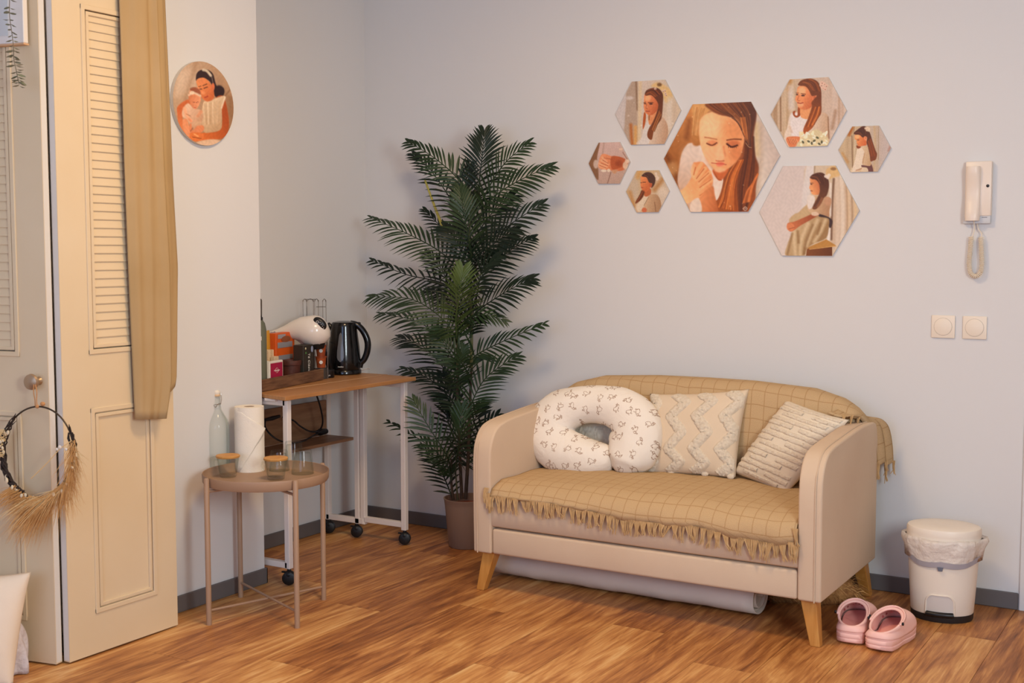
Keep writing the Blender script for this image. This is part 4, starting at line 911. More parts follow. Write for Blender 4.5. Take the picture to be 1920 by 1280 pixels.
# ---- upper right: smiling girl with white flowers
def hexC(p):
    p.fill([(0, 0), (1323, 0), (1323, 1280), (0, 1280)], (190, 166, 140), 5, smooth=False, grad=((196, 174, 158), (300, 600), (1100, 600)))
    drape(p, 60, 460, 10, [(206, 186, 160), (150, 116, 86), (172, 140, 104)], 5, .8); p.line([(200, 380), (205, 940)], (120, 84, 58), 20, 10, .8); p.line([(360, 130), (330, 280)], (176, 126, 70), 60, 25, .8); p.line([(350, 240), (370, 560)], (206, 196, 190), 90, 30, .6)
    drape(p, 960, 1240, 8, [(206, 188, 174), (160, 122, 92), (184, 156, 136)], 6, .7); p.line([(1080, 620), (1030, 900)], (146, 108, 80), 40, 25, .7)
    p.fill([(840, 640), (960, 700), (980, 900), (975, 1100), (930, 1180), (340, 1195), (260, 1040), (310, 880), (350, 700), (460, 640), (640, 720)], (214, 196, 178), 10, grad=((186, 150, 120), (600, 900), (980, 950)))
    p.fill([(370, 660), (520, 680), (640, 760), (620, 1000), (400, 1030), (360, 900)], (216, 206, 202), 16)
    p.line([(380, 960), (350, 880)], (196, 160, 132), 30, 16, .6); p.line([(960, 720), (975, 1060)], (120, 84, 62), 14, 8, .8)
    p.fill([(480, 560), (540, 600), (520, 690), (460, 730), (410, 700), (395, 640), (440, 620), (430, 680), (470, 690)], (150, 76, 44), 8)
    p.fill([(530, 560), (720, 540), (720, 660), (640, 750), (560, 740), (520, 700)], (216, 148, 100), 10)
    p.fill([(480, 240), (560, 210), (660, 240), (720, 340), (730, 460), (690, 560), (600, 600), (520, 590), (480, 550), (465, 490), (435, 440), (455, 360), (465, 300)], (220, 140, 94), 8, grad=((190, 100, 64), (560, 400), (720, 480)))
    p.ell(540, 300, 60, 60, (240, 180, 134), 30, .8); p.ell(520, 520, 50, 40, (240, 178, 134), 20, .6); p.ell(745, 420, 40, 62, (206, 118, 80), 8); p.ell(745, 415, 18, 36, (170, 86, 58), 8, .7)
    p.line([(450, 335), (490, 335)], (130, 78, 54), 12, 5, .8); p.ell(465, 360, 20, 14, (90, 62, 54), 5, .9); p.line([(530, 345), (600, 355)], (110, 62, 44), 13, 5, .9); p.ell(560, 376, 30, 14, (82, 54, 48), 5, .95); p.line([(490, 380), (475, 450), (510, 460)], (170, 88, 60), 10, 6, .8); p.line([(475, 492), (520, 500), (560, 490)], (150, 60, 48), 16, 5, .9)
    p.fill([(480, 200), (540, 130), (680, 105), (800, 160), (850, 300), (855, 500), (850, 660), (780, 760), (720, 880), (620, 970), (570, 1000), (570, 900), (640, 740), (700, 560), (700, 480), (780, 380), (700, 380), (660, 300), (600, 230), (520, 220)], (110, 62, 44), 9, grad=((164, 84, 44), (740, 400), (600, 950)))
    p.hair([(500, 190), (620, 220), (690, 340)], [(660, 110), (800, 200), (840, 400)], 18, [(150, 84, 52), (80, 48, 42), (180, 108, 64)], 12, .6, 4); p.hair([(720, 560), (640, 760), (570, 980)], [(850, 560), (800, 740), (680, 920)], 22, [(190, 96, 46), (120, 60, 36), (206, 122, 66), (84, 46, 36)], 12, .7, 5)
    for x, y in ((850, 210), (900, 190), (880, 250), (910, 270), (930, 220), (860, 170)): p.ell(x, y, 30, 26, (214, 178, 158), 10, .9); p.ell(x + 6, y + 10, 9, 9, (140, 90, 76), 5, .8)
    p.fill([(290, 1060), (380, 1030), (520, 1040), (540, 1100), (440, 1190), (340, 1190)], (206, 122, 82), 10)
    for k in range(5): p.line([(320 + k * 30, 1060 + k * 6), (360 + k * 26, 1150)], (160, 80, 52), 9, 5, .8); p.line([(335 + k * 30, 1055 + k * 6), (375 + k * 26, 1140)], (232, 162, 116), 14, 6, .7)
    r = random.Random(4); p.fill([(520, 1080), (640, 980), (780, 920), (920, 1010), (970, 1090), (930, 1190), (480, 1195)], (206, 190, 150), 16)
    for k in range(46): x, y = r.uniform(510, 950), r.uniform(960, 1180); p.ell(x, y, r.uniform(14, 40), r.uniform(8, 20), [(236, 222, 190), (222, 204, 160), (244, 234, 210)][k % 3], 6, .9, r.uniform(0, 3))
    for x, y in ((790, 1050), (740, 1100), (820, 1150), (650, 1110), (700, 1140), (560, 1120), (860, 1120)): p.ell(x, y, 26, 16, (76, 76, 56), 8, .9, r.uniform(0, 3))
    p.grain(.03, .06)
photo('hexagon_photo', 'hexagon photo of a smiling girl holding white flowers', [(45, 680), (350, 118), (965, 80), (1255, 612), (945, 1180), (330, 1200)], (1440, 135), 8.535, 145, hexC, wproj, TH, WN, (190, 168, 146))
# ---- lower right: girl seated on a wooden stool
def hexD(p):
    p.fill([(0, 0), (1347, 0), (1347, 1280), (0, 1280)], (198, 184, 178), 5, smooth=False, grad=((204, 190, 182), (100, 300), (500, 1000)))
    p.fill([(620, 70), (980, 68), (1290, 635), (950, 1210), (560, 1210), (600, 500)], (196, 176, 152), 14); p.fill([(560, 600), (620, 80), (720, 80), (650, 500)], (206, 196, 190), 16); p.line([(725, 80), (720, 160)], (150, 126, 100), 16, 8, .8)
    p.fill([(960, 240), (1010, 180), (1240, 560), (1180, 860), (1000, 1120), (930, 980)], (192, 168, 144), 16)
    for x, c, w in ((1000, (206, 186, 166), 50), (1060, (214, 198, 180), 50), (1120, (160, 124, 92), 16), (1140, (206, 180, 146), 30), (1180, (150, 116, 84), 14), (1220, (206, 178, 138), 40)): p.line([(x, 200), (x + 20, 700), (x, 1200)], c, w, 12, .8)
    p.line([(965, 240), (945, 560), (935, 1000)], (110, 80, 62), 26, 10, .9); p.line([(925, 300), (920, 700)], (216, 204, 192), 26, 10, .9); p.line([(905, 860), (900, 1000)], (222, 212, 202), 36, 10, .9)
    p.fill([(870, 120), (990, 75), (1040, 190), (960, 220), (890, 240)], (206, 170, 118), 16); p.ell(960, 110, 36, 20, (130, 92, 62), 10, .8)
    # stool
    p.fill([(620, 1110), (870, 1000), (990, 1075), (990, 1090), (660, 1130)], (176, 126, 66), 6, smooth=False); p.fill([(625, 1120), (945, 1090), (945, 1210), (615, 1210)], (126, 76, 46), 6, smooth=False, grad=((100, 58, 38), (620, 1150), (940, 1150))); p.line([(660, 1125), (990, 1085)], (206, 160, 96), 10, 4, .9)
    # dress
    p.fill([(520, 660), (640, 560), (760, 640), (900, 720), (900, 880), (860, 990), (700, 1060), (620, 1130), (580, 1205), (360, 1205), (380, 1060), (440, 900), (400, 760), (470, 680)], (186, 158, 120), 10, grad=((150, 116, 78), (560, 800), (820, 950)))
    for a in ([(460, 900), (470, 1060), (480, 1200)], [(640, 800), (560, 1000), (540, 1200)], [(760, 760), (680, 920), (620, 1080)], [(860, 760), (800, 900), (720, 1030)]): p.line(a, (208, 186, 150), 44, 16, .7)
    for a in ([(510, 900), (520, 1040)], [(700, 820), (620, 1020), (590, 1180)], [(800, 800), (760, 930)], [(440, 930), (380, 1190)]): p.line(a, (128, 94, 60), 26, 14, .7)
    p.fill([(650, 460), (740, 450), (900, 470), (935, 520), (910, 640), (900, 720), (780, 690), (660, 660), (630, 560)], (196, 164, 130), 9, grad=((170, 128, 96), (680, 560), (900, 600))); p.ell(890, 520, 44, 56, (186, 140, 110), 12, .8)
    p.fill([(640, 450), (720, 460), (720, 560), (660, 620), (630, 560)], (214, 202, 192), 12)
    p.fill([(780, 680), (900, 720), (950, 770), (930, 850), (905, 840), (900, 740), (785, 715)], (66, 50, 50), 8)
    p.fill([(380, 800), (470, 775), (600, 720), (740, 660), (780, 690), (680, 750), (540, 830), (440, 900), (390, 880)], (190, 110, 72), 8, grad=((150, 80, 54), (420, 800), (700, 740))); p.ell(420, 845, 50, 50, (206, 126, 84), 10, .9); p.line([(400, 870), (470, 850)], (140, 72, 48), 8, 5, .8)
    p.ell(730, 680, 50, 26, (214, 190, 166), 10, .9)
    # head
    p.fill([(670, 220), (760, 200), (800, 320), (780, 430), (720, 440), (685, 420), (672, 380), (655, 350), (668, 300)], (186, 108, 70), 7, grad=((220, 150, 100), (780, 300), (680, 330))); p.ell(805, 335, 26, 36, (176, 96, 68), 7)
    p.ell(682, 305, 12, 7, (80, 48, 40), 4, .9); p.line([(668, 290), (705, 290)], (100, 60, 44), 8, 4, .8); p.line([(672, 388), (695, 390)], (130, 58, 46), 9, 4, .9)
    p.fill([(665, 215), (720, 170), (820, 160), (890, 230), (905, 330), (880, 440), (840, 480), (800, 560), (740, 620), (695, 610), (720, 540), (770, 450), (790, 380), (780, 300), (740, 250), (690, 240)], (84, 52, 42), 8, grad=((116, 72, 50), (820, 250), (740, 600)))
    p.hair([(680, 210), (760, 230), (800, 320)], [(800, 165), (880, 250), (880, 420)], 12, [(130, 78, 54), (60, 38, 36)], 10, .6, 6); p.hair([(780, 460), (740, 540), (700, 610)], [(830, 480), (800, 560), (740, 620)], 10, [(150, 96, 64), (70, 44, 38), (180, 122, 84)], 10, .7, 7)
    for x, y in ((865, 205), (890, 220), (905, 190)): p.ell(x, y, 22, 20, (222, 206, 190), 8, .9)
    p.grain(.02, .06)
photo('hexagon_photo', 'hexagon photo of a girl in a pale dress seated on a stool', [(30, 660), (330, 75), (985, 68), (1288, 635), (945, 1210), (310, 1205)], (1420, 300), 6.735, 175, hexD, wproj, TH, WN, (198, 184, 176))
# ---- far right: girl in profile from behind
def hexE(p):
    p.fill([(0, 0), (1402, 0), (1402, 1280), (0, 1280)], (184, 160, 130), 5, smooth=False, grad=((184, 168, 160), (500, 600), (1150, 600)))
    drape(p, 120, 480, 9, [(206, 190, 160), (150, 118, 86), (196, 172, 136)], 8, .8); p.line([(400, 180), (330, 330)], (160, 92, 40), 80, 30, .9); p.line([(395, 360), (405, 1080)], (110, 80, 60), 18, 9, .8); p.line([(180, 760), (300, 960)], (180, 130, 76), 50, 25, .7)
    drape(p, 830, 1010, 6, [(196, 170, 134), (170, 140, 104)], 9, .8); p.line([(1005, 150), (1000, 900)], (150, 124, 96), 14, 8, .8); p.line([(1270, 600), (1230, 700)], (160, 112, 96), 40, 20, .7)
    p.fill([(520, 650), (620, 600), (740, 590), (780, 700), (800, 850), (830, 960), (870, 1175), (390, 1185), (430, 1040), (480, 850)], (210, 188, 158), 10, grad=((186, 152, 116), (520, 800), (820, 850)))
    p.fill([(520, 660), (600, 630), (680, 740), (640, 900), (610, 1080), (420, 1185), (400, 1150), (470, 900)], (216, 198, 176), 12); p.line([(680, 760), (640, 980)], (170, 126, 92), 22, 12, .7); p.line([(490, 1150), (610, 1110)], (150, 90, 62), 20, 12, .7)
    p.fill([(620, 1030), (800, 1050), (840, 1010), (880, 1175), (770, 1175), (740, 1090), (630, 1075)], (104, 68, 66), 8); p.fill([(640, 1085), (740, 1100), (760, 1180), (610, 1180)], (206, 184, 156), 8)
    p.fill([(500, 580), (600, 610), (560, 650), (510, 640)], (130, 66, 42), 8)
    p.fill([(470, 330), (580, 320), (700, 400), (730, 560), (640, 590), (560, 600), (525, 570), (505, 520), (500, 460), (460, 430)], (222, 140, 86), 8, grad=((200, 104, 62), (520, 450), (700, 500))); p.ell(520, 380, 50, 50, (240, 182, 128), 20, .7); p.ell(710, 415, 34, 50, (220, 140, 98), 7); p.ell(712, 412, 14, 28, (180, 92, 64), 6, .7)
    p.line([(510, 440), (560, 430)], (130, 76, 50), 10, 5, .8); p.line([(520, 460), (560, 455)], (84, 50, 42), 12, 5, .9); p.line([(515, 545), (550, 550)], (160, 70, 54), 10, 5, .8)
    p.fill([(440, 290), (520, 220), (640, 140), (720, 160), (800, 280), (870, 500), (930, 680), (970, 780), (940, 900), (880, 930), (820, 940), (800, 800), (770, 640), (730, 520), (740, 400), (690, 370), (640, 400), (570, 340), (460, 330)], (84, 52, 44), 9, grad=((120, 66, 44), (700, 300), (860, 900)))
    p.hair([(460, 300), (560, 300), (640, 380)], [(660, 150), (720, 240), (720, 360)], 14, [(130, 74, 50), (60, 40, 40)], 12, .6, 8); p.hair([(740, 500), (780, 700), (830, 930)], [(830, 420), (920, 700), (940, 890)], 18, [(150, 78, 44), (66, 42, 40), (120, 66, 44)], 13, .7, 9)
    for x, y in ((710, 190), (750, 180), (740, 230), (785, 200), (780, 240)): p.ell(x, y, 30, 28, (220, 196, 168), 10, .9)
    p.grain(.03, .06)
photo('hexagon_photo', 'rightmost hexagon photo of a girl in profile with hair down her back', [(92, 680), (405, 145), (1010, 125), (1285, 635), (980, 1175), (370, 1190)], (1565, 225), 12.19, 105, hexE, wproj, TH, WN, (186, 164, 140))
# ---- far left: clasped hands
def hexF(p):
    p.fill([(0, 0), (760, 0), (760, 800), (0, 800)], (196, 166, 156), 5, smooth=False, grad=((176, 146, 130), (300, 200), (500, 760)))
    p.fill([(75, 440), (230, 105), (250, 140), (210, 350), (230, 560), (215, 700)], (130, 92, 66), 14); p.line([(320, 110), (300, 280)], (168, 138, 124), 24, 12, .7); p.line([(430, 580), (375, 760)], (120, 84, 70), 12, 6, .8); p.ell(190, 450, 40, 70, (206, 184, 170), 16, .8)
    p.fill([(230, 440), (270, 310), (330, 285), (440, 320), (560, 330), (660, 380), (700, 440), (640, 540), (520, 560), (380, 540), (280, 530), (235, 500)], (190, 106, 68), 10, grad=((220, 142, 100), (600, 480), (280, 400)))
    p.fill([(440, 330), (560, 330), (670, 380), (640, 470), (480, 540), (430, 480)], (172, 88, 54), 12); p.ell(560, 440, 60, 50, (140, 66, 42), 30, .7)
    for a in ([(290, 340), (360, 410)], [(270, 390), (390, 450)], [(250, 440), (370, 490)], [(250, 480), (340, 520)]): p.line(a, (236, 168, 128), 30, 8, .8)
    for a in ([(300, 385), (390, 440)], [(270, 430), (380, 478)], [(250, 470), (350, 510)], [(320, 350), (440, 370)]): p.line(a, (150, 72, 48), 9, 5, .8)
    p.ell(315, 555, 44, 20, (222, 206, 184), 8, .9); p.ell(395, 550, 26, 26, (222, 202, 176), 8, .9); p.fill([(440, 550), (540, 540), (490, 605)], (190, 140, 104), 8, .9); p.ell(660, 470, 40, 60, (216, 192, 166), 12, .8); p.ell(690, 400, 36, 30, (220, 196, 172), 12, .8); p.ell(590, 210, 30, 20, (214, 184, 158), 10, .8); p.line([(620, 260), (690, 370)], (120, 76, 54), 10, 6, .7)
    p.grain(.03, .08)
photo('hexagon_photo', 'leftmost small hexagon photo of clasped hands', [(75, 440), (235, 105), (570, 95), (735, 415), (570, 760), (232, 762)], (1095, 255), 8.535, 85, hexF, wproj, TH, WN, (190, 160, 146))
# ---- small lower left: girl looking left
def hexG(p):
    p.fill([(650, 520), (1400, 520), (1400, 1250), (650, 1250)], (186, 156, 116), 5, smooth=False, grad=((196, 178, 160), (900, 700), (1350, 1000)))
    p.ell(800, 820, 90, 200, (186, 168, 148), 50, .8); p.line([(740, 900), (800, 1130)], (176, 124, 70), 50, 25, .8); p.line([(900, 560), (860, 660)], (196, 146, 84), 60, 25, .8); p.line([(1260, 690), (1130, 860)], (166, 116, 68), 70, 28, .8); p.ell(1260, 900, 70, 80, (206, 190, 172), 40, .7)
    p.fill([(960, 960), (1080, 930), (1180, 950), (1235, 1090), (1190, 1215), (845, 1220), (820, 1120), (900, 1010)], (196, 164, 130), 9, grad=((160, 122, 90), (950, 1050), (1220, 1080))); p.fill([(940, 980), (1030, 970), (960, 1120), (880, 1215), (840, 1120)], (208, 188, 162), 10); p.line([(1030, 980), (960, 1110)], (120, 84, 56), 9, 5, .8); p.line([(1130, 1060), (1150, 1210)], (120, 84, 60), 14, 8, .7); p.ell(965, 1185, 40, 40, (190, 96, 62), 10, .9)
    p.fill([(960, 860), (1060, 840), (1070, 920), (1000, 970), (960, 940)], (176, 98, 60), 8)
    p.fill([(910, 650), (990, 640), (1050, 720), (1060, 820), (1000, 890), (945, 880), (920, 840), (905, 790), (905, 720)], (190, 102, 62), 7, grad=((214, 134, 84), (1040, 780), (920, 700))); p.ell(1070, 785, 24, 40, (180, 90, 60), 7)
    p.line([(940, 740), (985, 738)], (84, 50, 40), 12, 4, .9); p.ell(915, 745, 10, 8, (84, 50, 42), 4, .9); p.line([(915, 820), (945, 825)], (140, 56, 46), 10, 4, .9)
    p.fill([(925, 630), (990, 580), (1080, 590), (1140, 670), (1130, 770), (1080, 830), (1090, 760), (1040, 740), (1000, 660), (940, 650)], (80, 54, 46), 8); p.hair([(940, 630), (1020, 660)], [(1040, 585), (1130, 700)], 8, [(120, 76, 58), (60, 42, 40)], 12, .6, 3)
    p.fill([(920, 870), (970, 890), (940, 980), (880, 1050), (820, 1080), (840, 1020), (890, 950)], (120, 64, 40), 8); p.hair([(930, 880), (880, 980), (830, 1060)], [(965, 900), (920, 1000), (860, 1060)], 8, [(170, 96, 56), (84, 48, 36)], 10, .7, 2)
    for x, y in ((1160, 640), (1180, 670), (1150, 600), (1170, 690)): p.ell(x, y, 22, 22, (206, 186, 168), 8, .9)
    p.grain(.03, .08)
photo('hexagon_photo', 'small hexagon photo of a girl looking left, below the clasped hands', [(675, 890), (845, 555), (1195, 545), (1365, 880), (1190, 1215), (845, 1220)], (1095, 255), 8.535, 85, hexG, wproj, TH, WN, (186, 158, 120))
# ---- round print on the pier: sleeping girl holding a baby
def rnd_(p):
    p.fill([(0, 0), (960, 0), (960, 1280), (0, 1280)], (178, 148, 122), 5, smooth=False, grad=((150, 112, 82), (250, 400), (850, 700)))
    p.ell(230, 330, 170, 200, (196, 170, 148), 80, .8); p.line([(370, 100), (330, 260), (230, 560)], (150, 116, 88), 40, 30, .6); p.line([(200, 250), (120, 520)], (206, 184, 164), 60, 40, .6); p.line([(620, 160), (740, 300), (830, 480)], (176, 140, 108), 60, 40, .7); p.line([(850, 420), (740, 560)], (110, 78, 54), 16, 10, .7); p.line([(820, 560), (850, 800)], (130, 96, 66), 60, 30, .6)
    p.fill([(380, 240), (430, 190), (520, 180), (600, 240), (650, 400), (740, 430), (740, 520), (660, 560), (610, 500), (580, 380), (530, 320), (420, 300), (375, 330)], (52, 36, 38), 9); p.ell(680, 470, 70, 80, (46, 32, 34), 14)
    p.line([(470, 185), (520, 200), (570, 260)], (206, 190, 166), 34, 8, .9); p.line([(580, 260), (600, 360)], (150, 140, 130), 8, 5, .7)
    p.fill([(640, 560), (740, 540), (800, 760), (810, 960), (740, 1090), (560, 1120), (420, 1130), (290, 1120), (270, 1060), (480, 1020), (660, 1000), (720, 900), (700, 700)], (196, 100, 48), 10, grad=((160, 74, 36), (500, 1060), (800, 900)))
    p.fill([(130, 670), (260, 580), (300, 640), (200, 780), (220, 960), (290, 1080), (340, 1140), (240, 1080), (150, 930), (125, 780)], (190, 98, 56), 9, grad=((214, 130, 84), (150, 700), (240, 1050)))
    p.fill([(470, 620), (560, 600), (640, 560), (750, 530), (760, 570), (720, 680), (720, 860), (700, 980), (560, 1020), (480, 1010), (450, 880)], (206, 178, 146), 9, grad=((180, 146, 112), (520, 700), (700, 900)))
    p.hair([(480, 640), (500, 980)], [(700, 600), (690, 960)], 40, [(224, 202, 172), (166, 130, 98), (190, 158, 124)], 12, .45, 3); p.line([(760, 550), (715, 690)], (226, 208, 184), 20, 8, .8)
    p.fill([(380, 320), (480, 290), (560, 360), (610, 460), (610, 560), (560, 600), (500, 600), (440, 540), (400, 430)], (190, 100, 58), 8, grad=((214, 134, 84), (600, 500), (420, 380))); p.ell(600, 410, 22, 50, (196, 106, 70), 8); p.ell(450, 340, 40, 40, (206, 124, 82), 20, .7)
    p.line([(410, 410), (440, 400)], (80, 44, 34), 9, 4, .9); p.line([(465, 395), (520, 372)], (70, 38, 30), 11, 4, .9); p.line([(415, 440), (450, 440)], (60, 34, 30), 11, 4, .9); p.line([(480, 430), (525, 412)], (60, 34, 30), 12, 4, .9); p.ell(470, 490, 26, 22, (226, 150, 104), 12, .7); p.line([(490, 555), (530, 535)], (160, 56, 44), 16, 5, .9)
    p.fill([(300, 450), (360, 415), (420, 440), (440, 540), (420, 640), (370, 710), (320, 680), (280, 600), (275, 520)], (216, 146, 108), 8, grad=((196, 118, 80), (420, 560), (290, 540))); p.fill([(290, 440), (350, 415), (420, 450), (430, 520), (350, 490)], (130, 70, 50), 10, .8); p.line([(280, 520), (340, 490), (430, 530)], (216, 190, 164), 26, 7, .9); p.ell(320, 490, 34, 24, (222, 198, 172), 8, .9)
    p.line([(330, 618), (355, 615)], (130, 66, 50), 9, 4, .8); p.line([(375, 620), (400, 612)], (130, 66, 50), 9, 4, .8); p.line([(345, 690), (375, 685)], (170, 70, 60), 10, 4, .8)
    p.fill([(200, 700), (270, 630), (340, 700), (440, 720), (470, 800), (440, 900), (380, 960), (310, 960), (260, 860), (190, 800)], (214, 176, 150), 9, grad=((190, 146, 116), (260, 700), (440, 850))); p.line([(220, 700), (250, 790), (300, 860)], (222, 164, 130), 44, 9, .9); p.line([(440, 740), (400, 800)], (206, 140, 104), 40, 9, .8); p.line([(280, 840), (310, 870)], (214, 140, 104), 30, 8, .9); p.line([(240, 770), (300, 800)], (150, 90, 64), 9, 5, .7)
    p.fill([(200, 850), (250, 840), (280, 930), (300, 1060), (250, 1060), (200, 960)], (214, 140, 100), 9); p.fill([(330, 990), (400, 920), (470, 930), (480, 980), (420, 1030), (300, 1020), (285, 920), (310, 900)], (206, 126, 86), 9); p.ell(400, 900, 60, 30, (196, 160, 128), 12, .7); p.line([(300, 1000), (330, 960)], (130, 66, 44), 12, 7, .7)
    p.fill([(290, 1030), (420, 1020), (480, 1060), (440, 1130), (330, 1130)], (206, 112, 58), 9); p.line([(350, 1040), (400, 1070)], (240, 170, 110), 18, 8, .8); p.line([(330, 1080), (440, 1100)], (130, 58, 32), 10, 6, .8); p.fill([(380, 1150), (560, 1110), (700, 1130), (640, 1200), (480, 1200)], (206, 170, 140), 14); p.grain(.03, .06)
def pproj(x, y): return onx(x, y, .387 + .016)
_c = [onx(*q, .403) for q in ((327, 194), (437, 194), (382, 115.5), (382, 272.5))]
cy_ = (_c[0].y + _c[1].y) / 2 - .002; cz_ = (_c[2].z + _c[3].z) / 2; rad = .1535
def topx(a):
    P = Vector((.403, cy_ + rad * math.cos(a), cz_ + rad * math.sin(a))) - CAM; z = P.dot(_F); return ((960 + FPX * P.dot(_R) / z - 315) * 7.111, (640 - FPX * P.dot(_U) / z - 105) * 7.111)
Lc = [topx(math.pi / 2 + math.pi * i / 24) for i in range(25)]; Rc = [topx(math.pi / 2 - math.pi * i / 24) for i in range(25)]
photo('round_photo', 'round photo of a sleeping girl cradling a baby on the left wall', None, (315, 105), 7.111, 150, rnd_, pproj, .014, (1, 0, 0), (170, 130, 100), (Lc, Rc))
# ================================================================== potted palm
def leafmat(name, c1, c2):
    m = mat(name, c1, .42, var=(9, c2), spec=.35); return m
m_lf = [leafmat('palm_leaf_dark', (30, 46, 32), (20, 33, 24)), leafmat('palm_leaf_green', (46, 66, 38), (31, 49, 29)), leafmat('palm_leaf_olive', (82, 100, 50), (60, 78, 38))]
m_stem = mat('palm_stem', (92, 96, 58), .6, var=(12, (70, 66, 40))); m_trunk = mat('palm_trunk', (74, 58, 44), .8, var=(25, (52, 40, 30)), bump=(60, .5, .003))
m_spear = mat('yellow_shoot', (168, 158, 74), .6)
pc = Vector((0.745, -0.235, 0))
palm = thing('potted_palm', 'tall artificial palm in a taupe pot between desk and loveseat', 'plant', pc)
m_pot = mat('taupe_pot', (146, 122, 105), .38, spec=.45); m_soil = mat('pot_filler', (176, 92, 58), .9, bump=(40, .8, .01), var=(15, (120, 60, 40)))
MP = Matrix.Translation(pc)
pot = MB().lathe([(0, 0), (.078, 0), (.082, .004), (.100, .19), (.1035, .215), (.106, .219), (.106, .223), (.101, .223), (.097, .18), (0, .178)], 40, MP).build('pot', m_pot, palm, angle=50)
MB().lathe([(.0975, .185), (.08, .192), (.04, .188), (0, .194)], 24, MP).build('filler', m_soil, palm)
def stemline(pxs, r, m, nm='trunk'):
    P = cm3([ony(x, y, Y) for x, y, Y in pxs], 8); n = len(P); MB().tube(P, [lerp(r, r * .6, i / (n - 1)) for i in range(n)], 8).build(nm, m, palm)
YB = -0.235
stemline([(873, 935, YB), (878, 850, YB), (881, 760, YB), (884, 690, YB - .01)], .009, m_trunk)
stemline([(866, 935, YB - .02), (862, 850, YB - .03), (858, 760, YB - .03), (858, 690, YB - .04)], .008, m_trunk)
stemline([(884, 690, YB - .01), (884, 600, YB), (882, 500, YB), (880, 430, YB), (893, 350, YB)], .008, m_stem, 'stem')
stemline([(858, 690, YB - .04), (858, 620, YB - .06), (856, 560, YB - .06), (850, 500, YB - .04)], .007, m_stem, 'stem')
stemline([(850, 937, YB - .03), (846, 900, YB - .03), (846, 860, YB - .04)], .007, m_trunk)
stemline([(890, 935, YB), (890, 880, YB), (892, 830, YB)], .006, m_stem, 'stem')
stemline([(858, 937, YB - .04), (854, 880, YB - .05)], .005, m_stem, 'stem')
rp = random.Random(21)
def frond(px, Ys, wpx, mi, nl=20, droop=.42, tilt=0.0, fold=.30):
    nl = int(nl * .86)
    P = cm3([ony(p[0], p[1], Y) for p, Y in zip(px, Ys)], 8); n = len(P)
    q = MB(); q.tube(P, [lerp(.0042, .0012, i / (n - 1)) for i in range(n)], 5)
    W = wpx / 300.0; tilt = rp.uniform(-.5, .5)
    tocam = (CAM - P[n // 2]).normalized()
    for s in (1, -1):
        for k in range(nl):
            f = .10 + .90 * (k + .35 * rp.random()) / nl; i = min(f, .999) * (n - 1); i0 = int(i); p = P[i0].lerp(P[min(i0 + 1, n - 1)], i - i0)
            t = (P[min(i0 + 2, n - 1)] - P[max(i0 - 2, 0)]).normalized()
            nrm = (tocam + Vector((0, 0, .5)) + Vector((tilt, 0, 0))); nrm = (nrm - t * nrm.dot(t)).normalized()
            sd = t.cross(nrm).normalized() * s
            prof = (math.sin(math.pi * (0.16 + .79 * f)) ** .7); L = W * prof * rp.uniform(.88, 1.1)
            fw = lerp(.75, 3.0, f ** 2.4)
            d = (sd * 1.0 + t * fw + nrm * rp.uniform(.05, fold)).normalized()
            bend = Vector((0, 0, -1)) * droop + nrm * (-.12)
            wd_ = .0058 * (0.75 + .5 * rp.random()) * min(1, L / .07 + .35); wv_ = d.cross(nrm).normalized()
            a = p; pts = []
            for j in range(5):
                g = j / 4; c = p + d * L * g + bend * L * g * g * .55; ww = wd_ * (0.30, .85, 1.0, .72, .06)[j]
                pts.append((c - wv_ * ww + nrm * .0, c - nrm * ww * .35, c + wv_ * ww))
            vs = [v for tr in pts for v in tr]; fs = []
            for j in range(4):
                for h in range(2): fs.append((j * 3 + h, j * 3 + h + 1, j * 3 + 4 + h, j * 3 + 3 + h))
            q.add(vs, fs)
    for v in q.v:
        if v.y > -0.012: v.y = -0.012 - rp.random() * .01
        if v.x < 0.02: v.x = 0.02
    return q.build('frond', m_lf[mi], palm, angle=180)
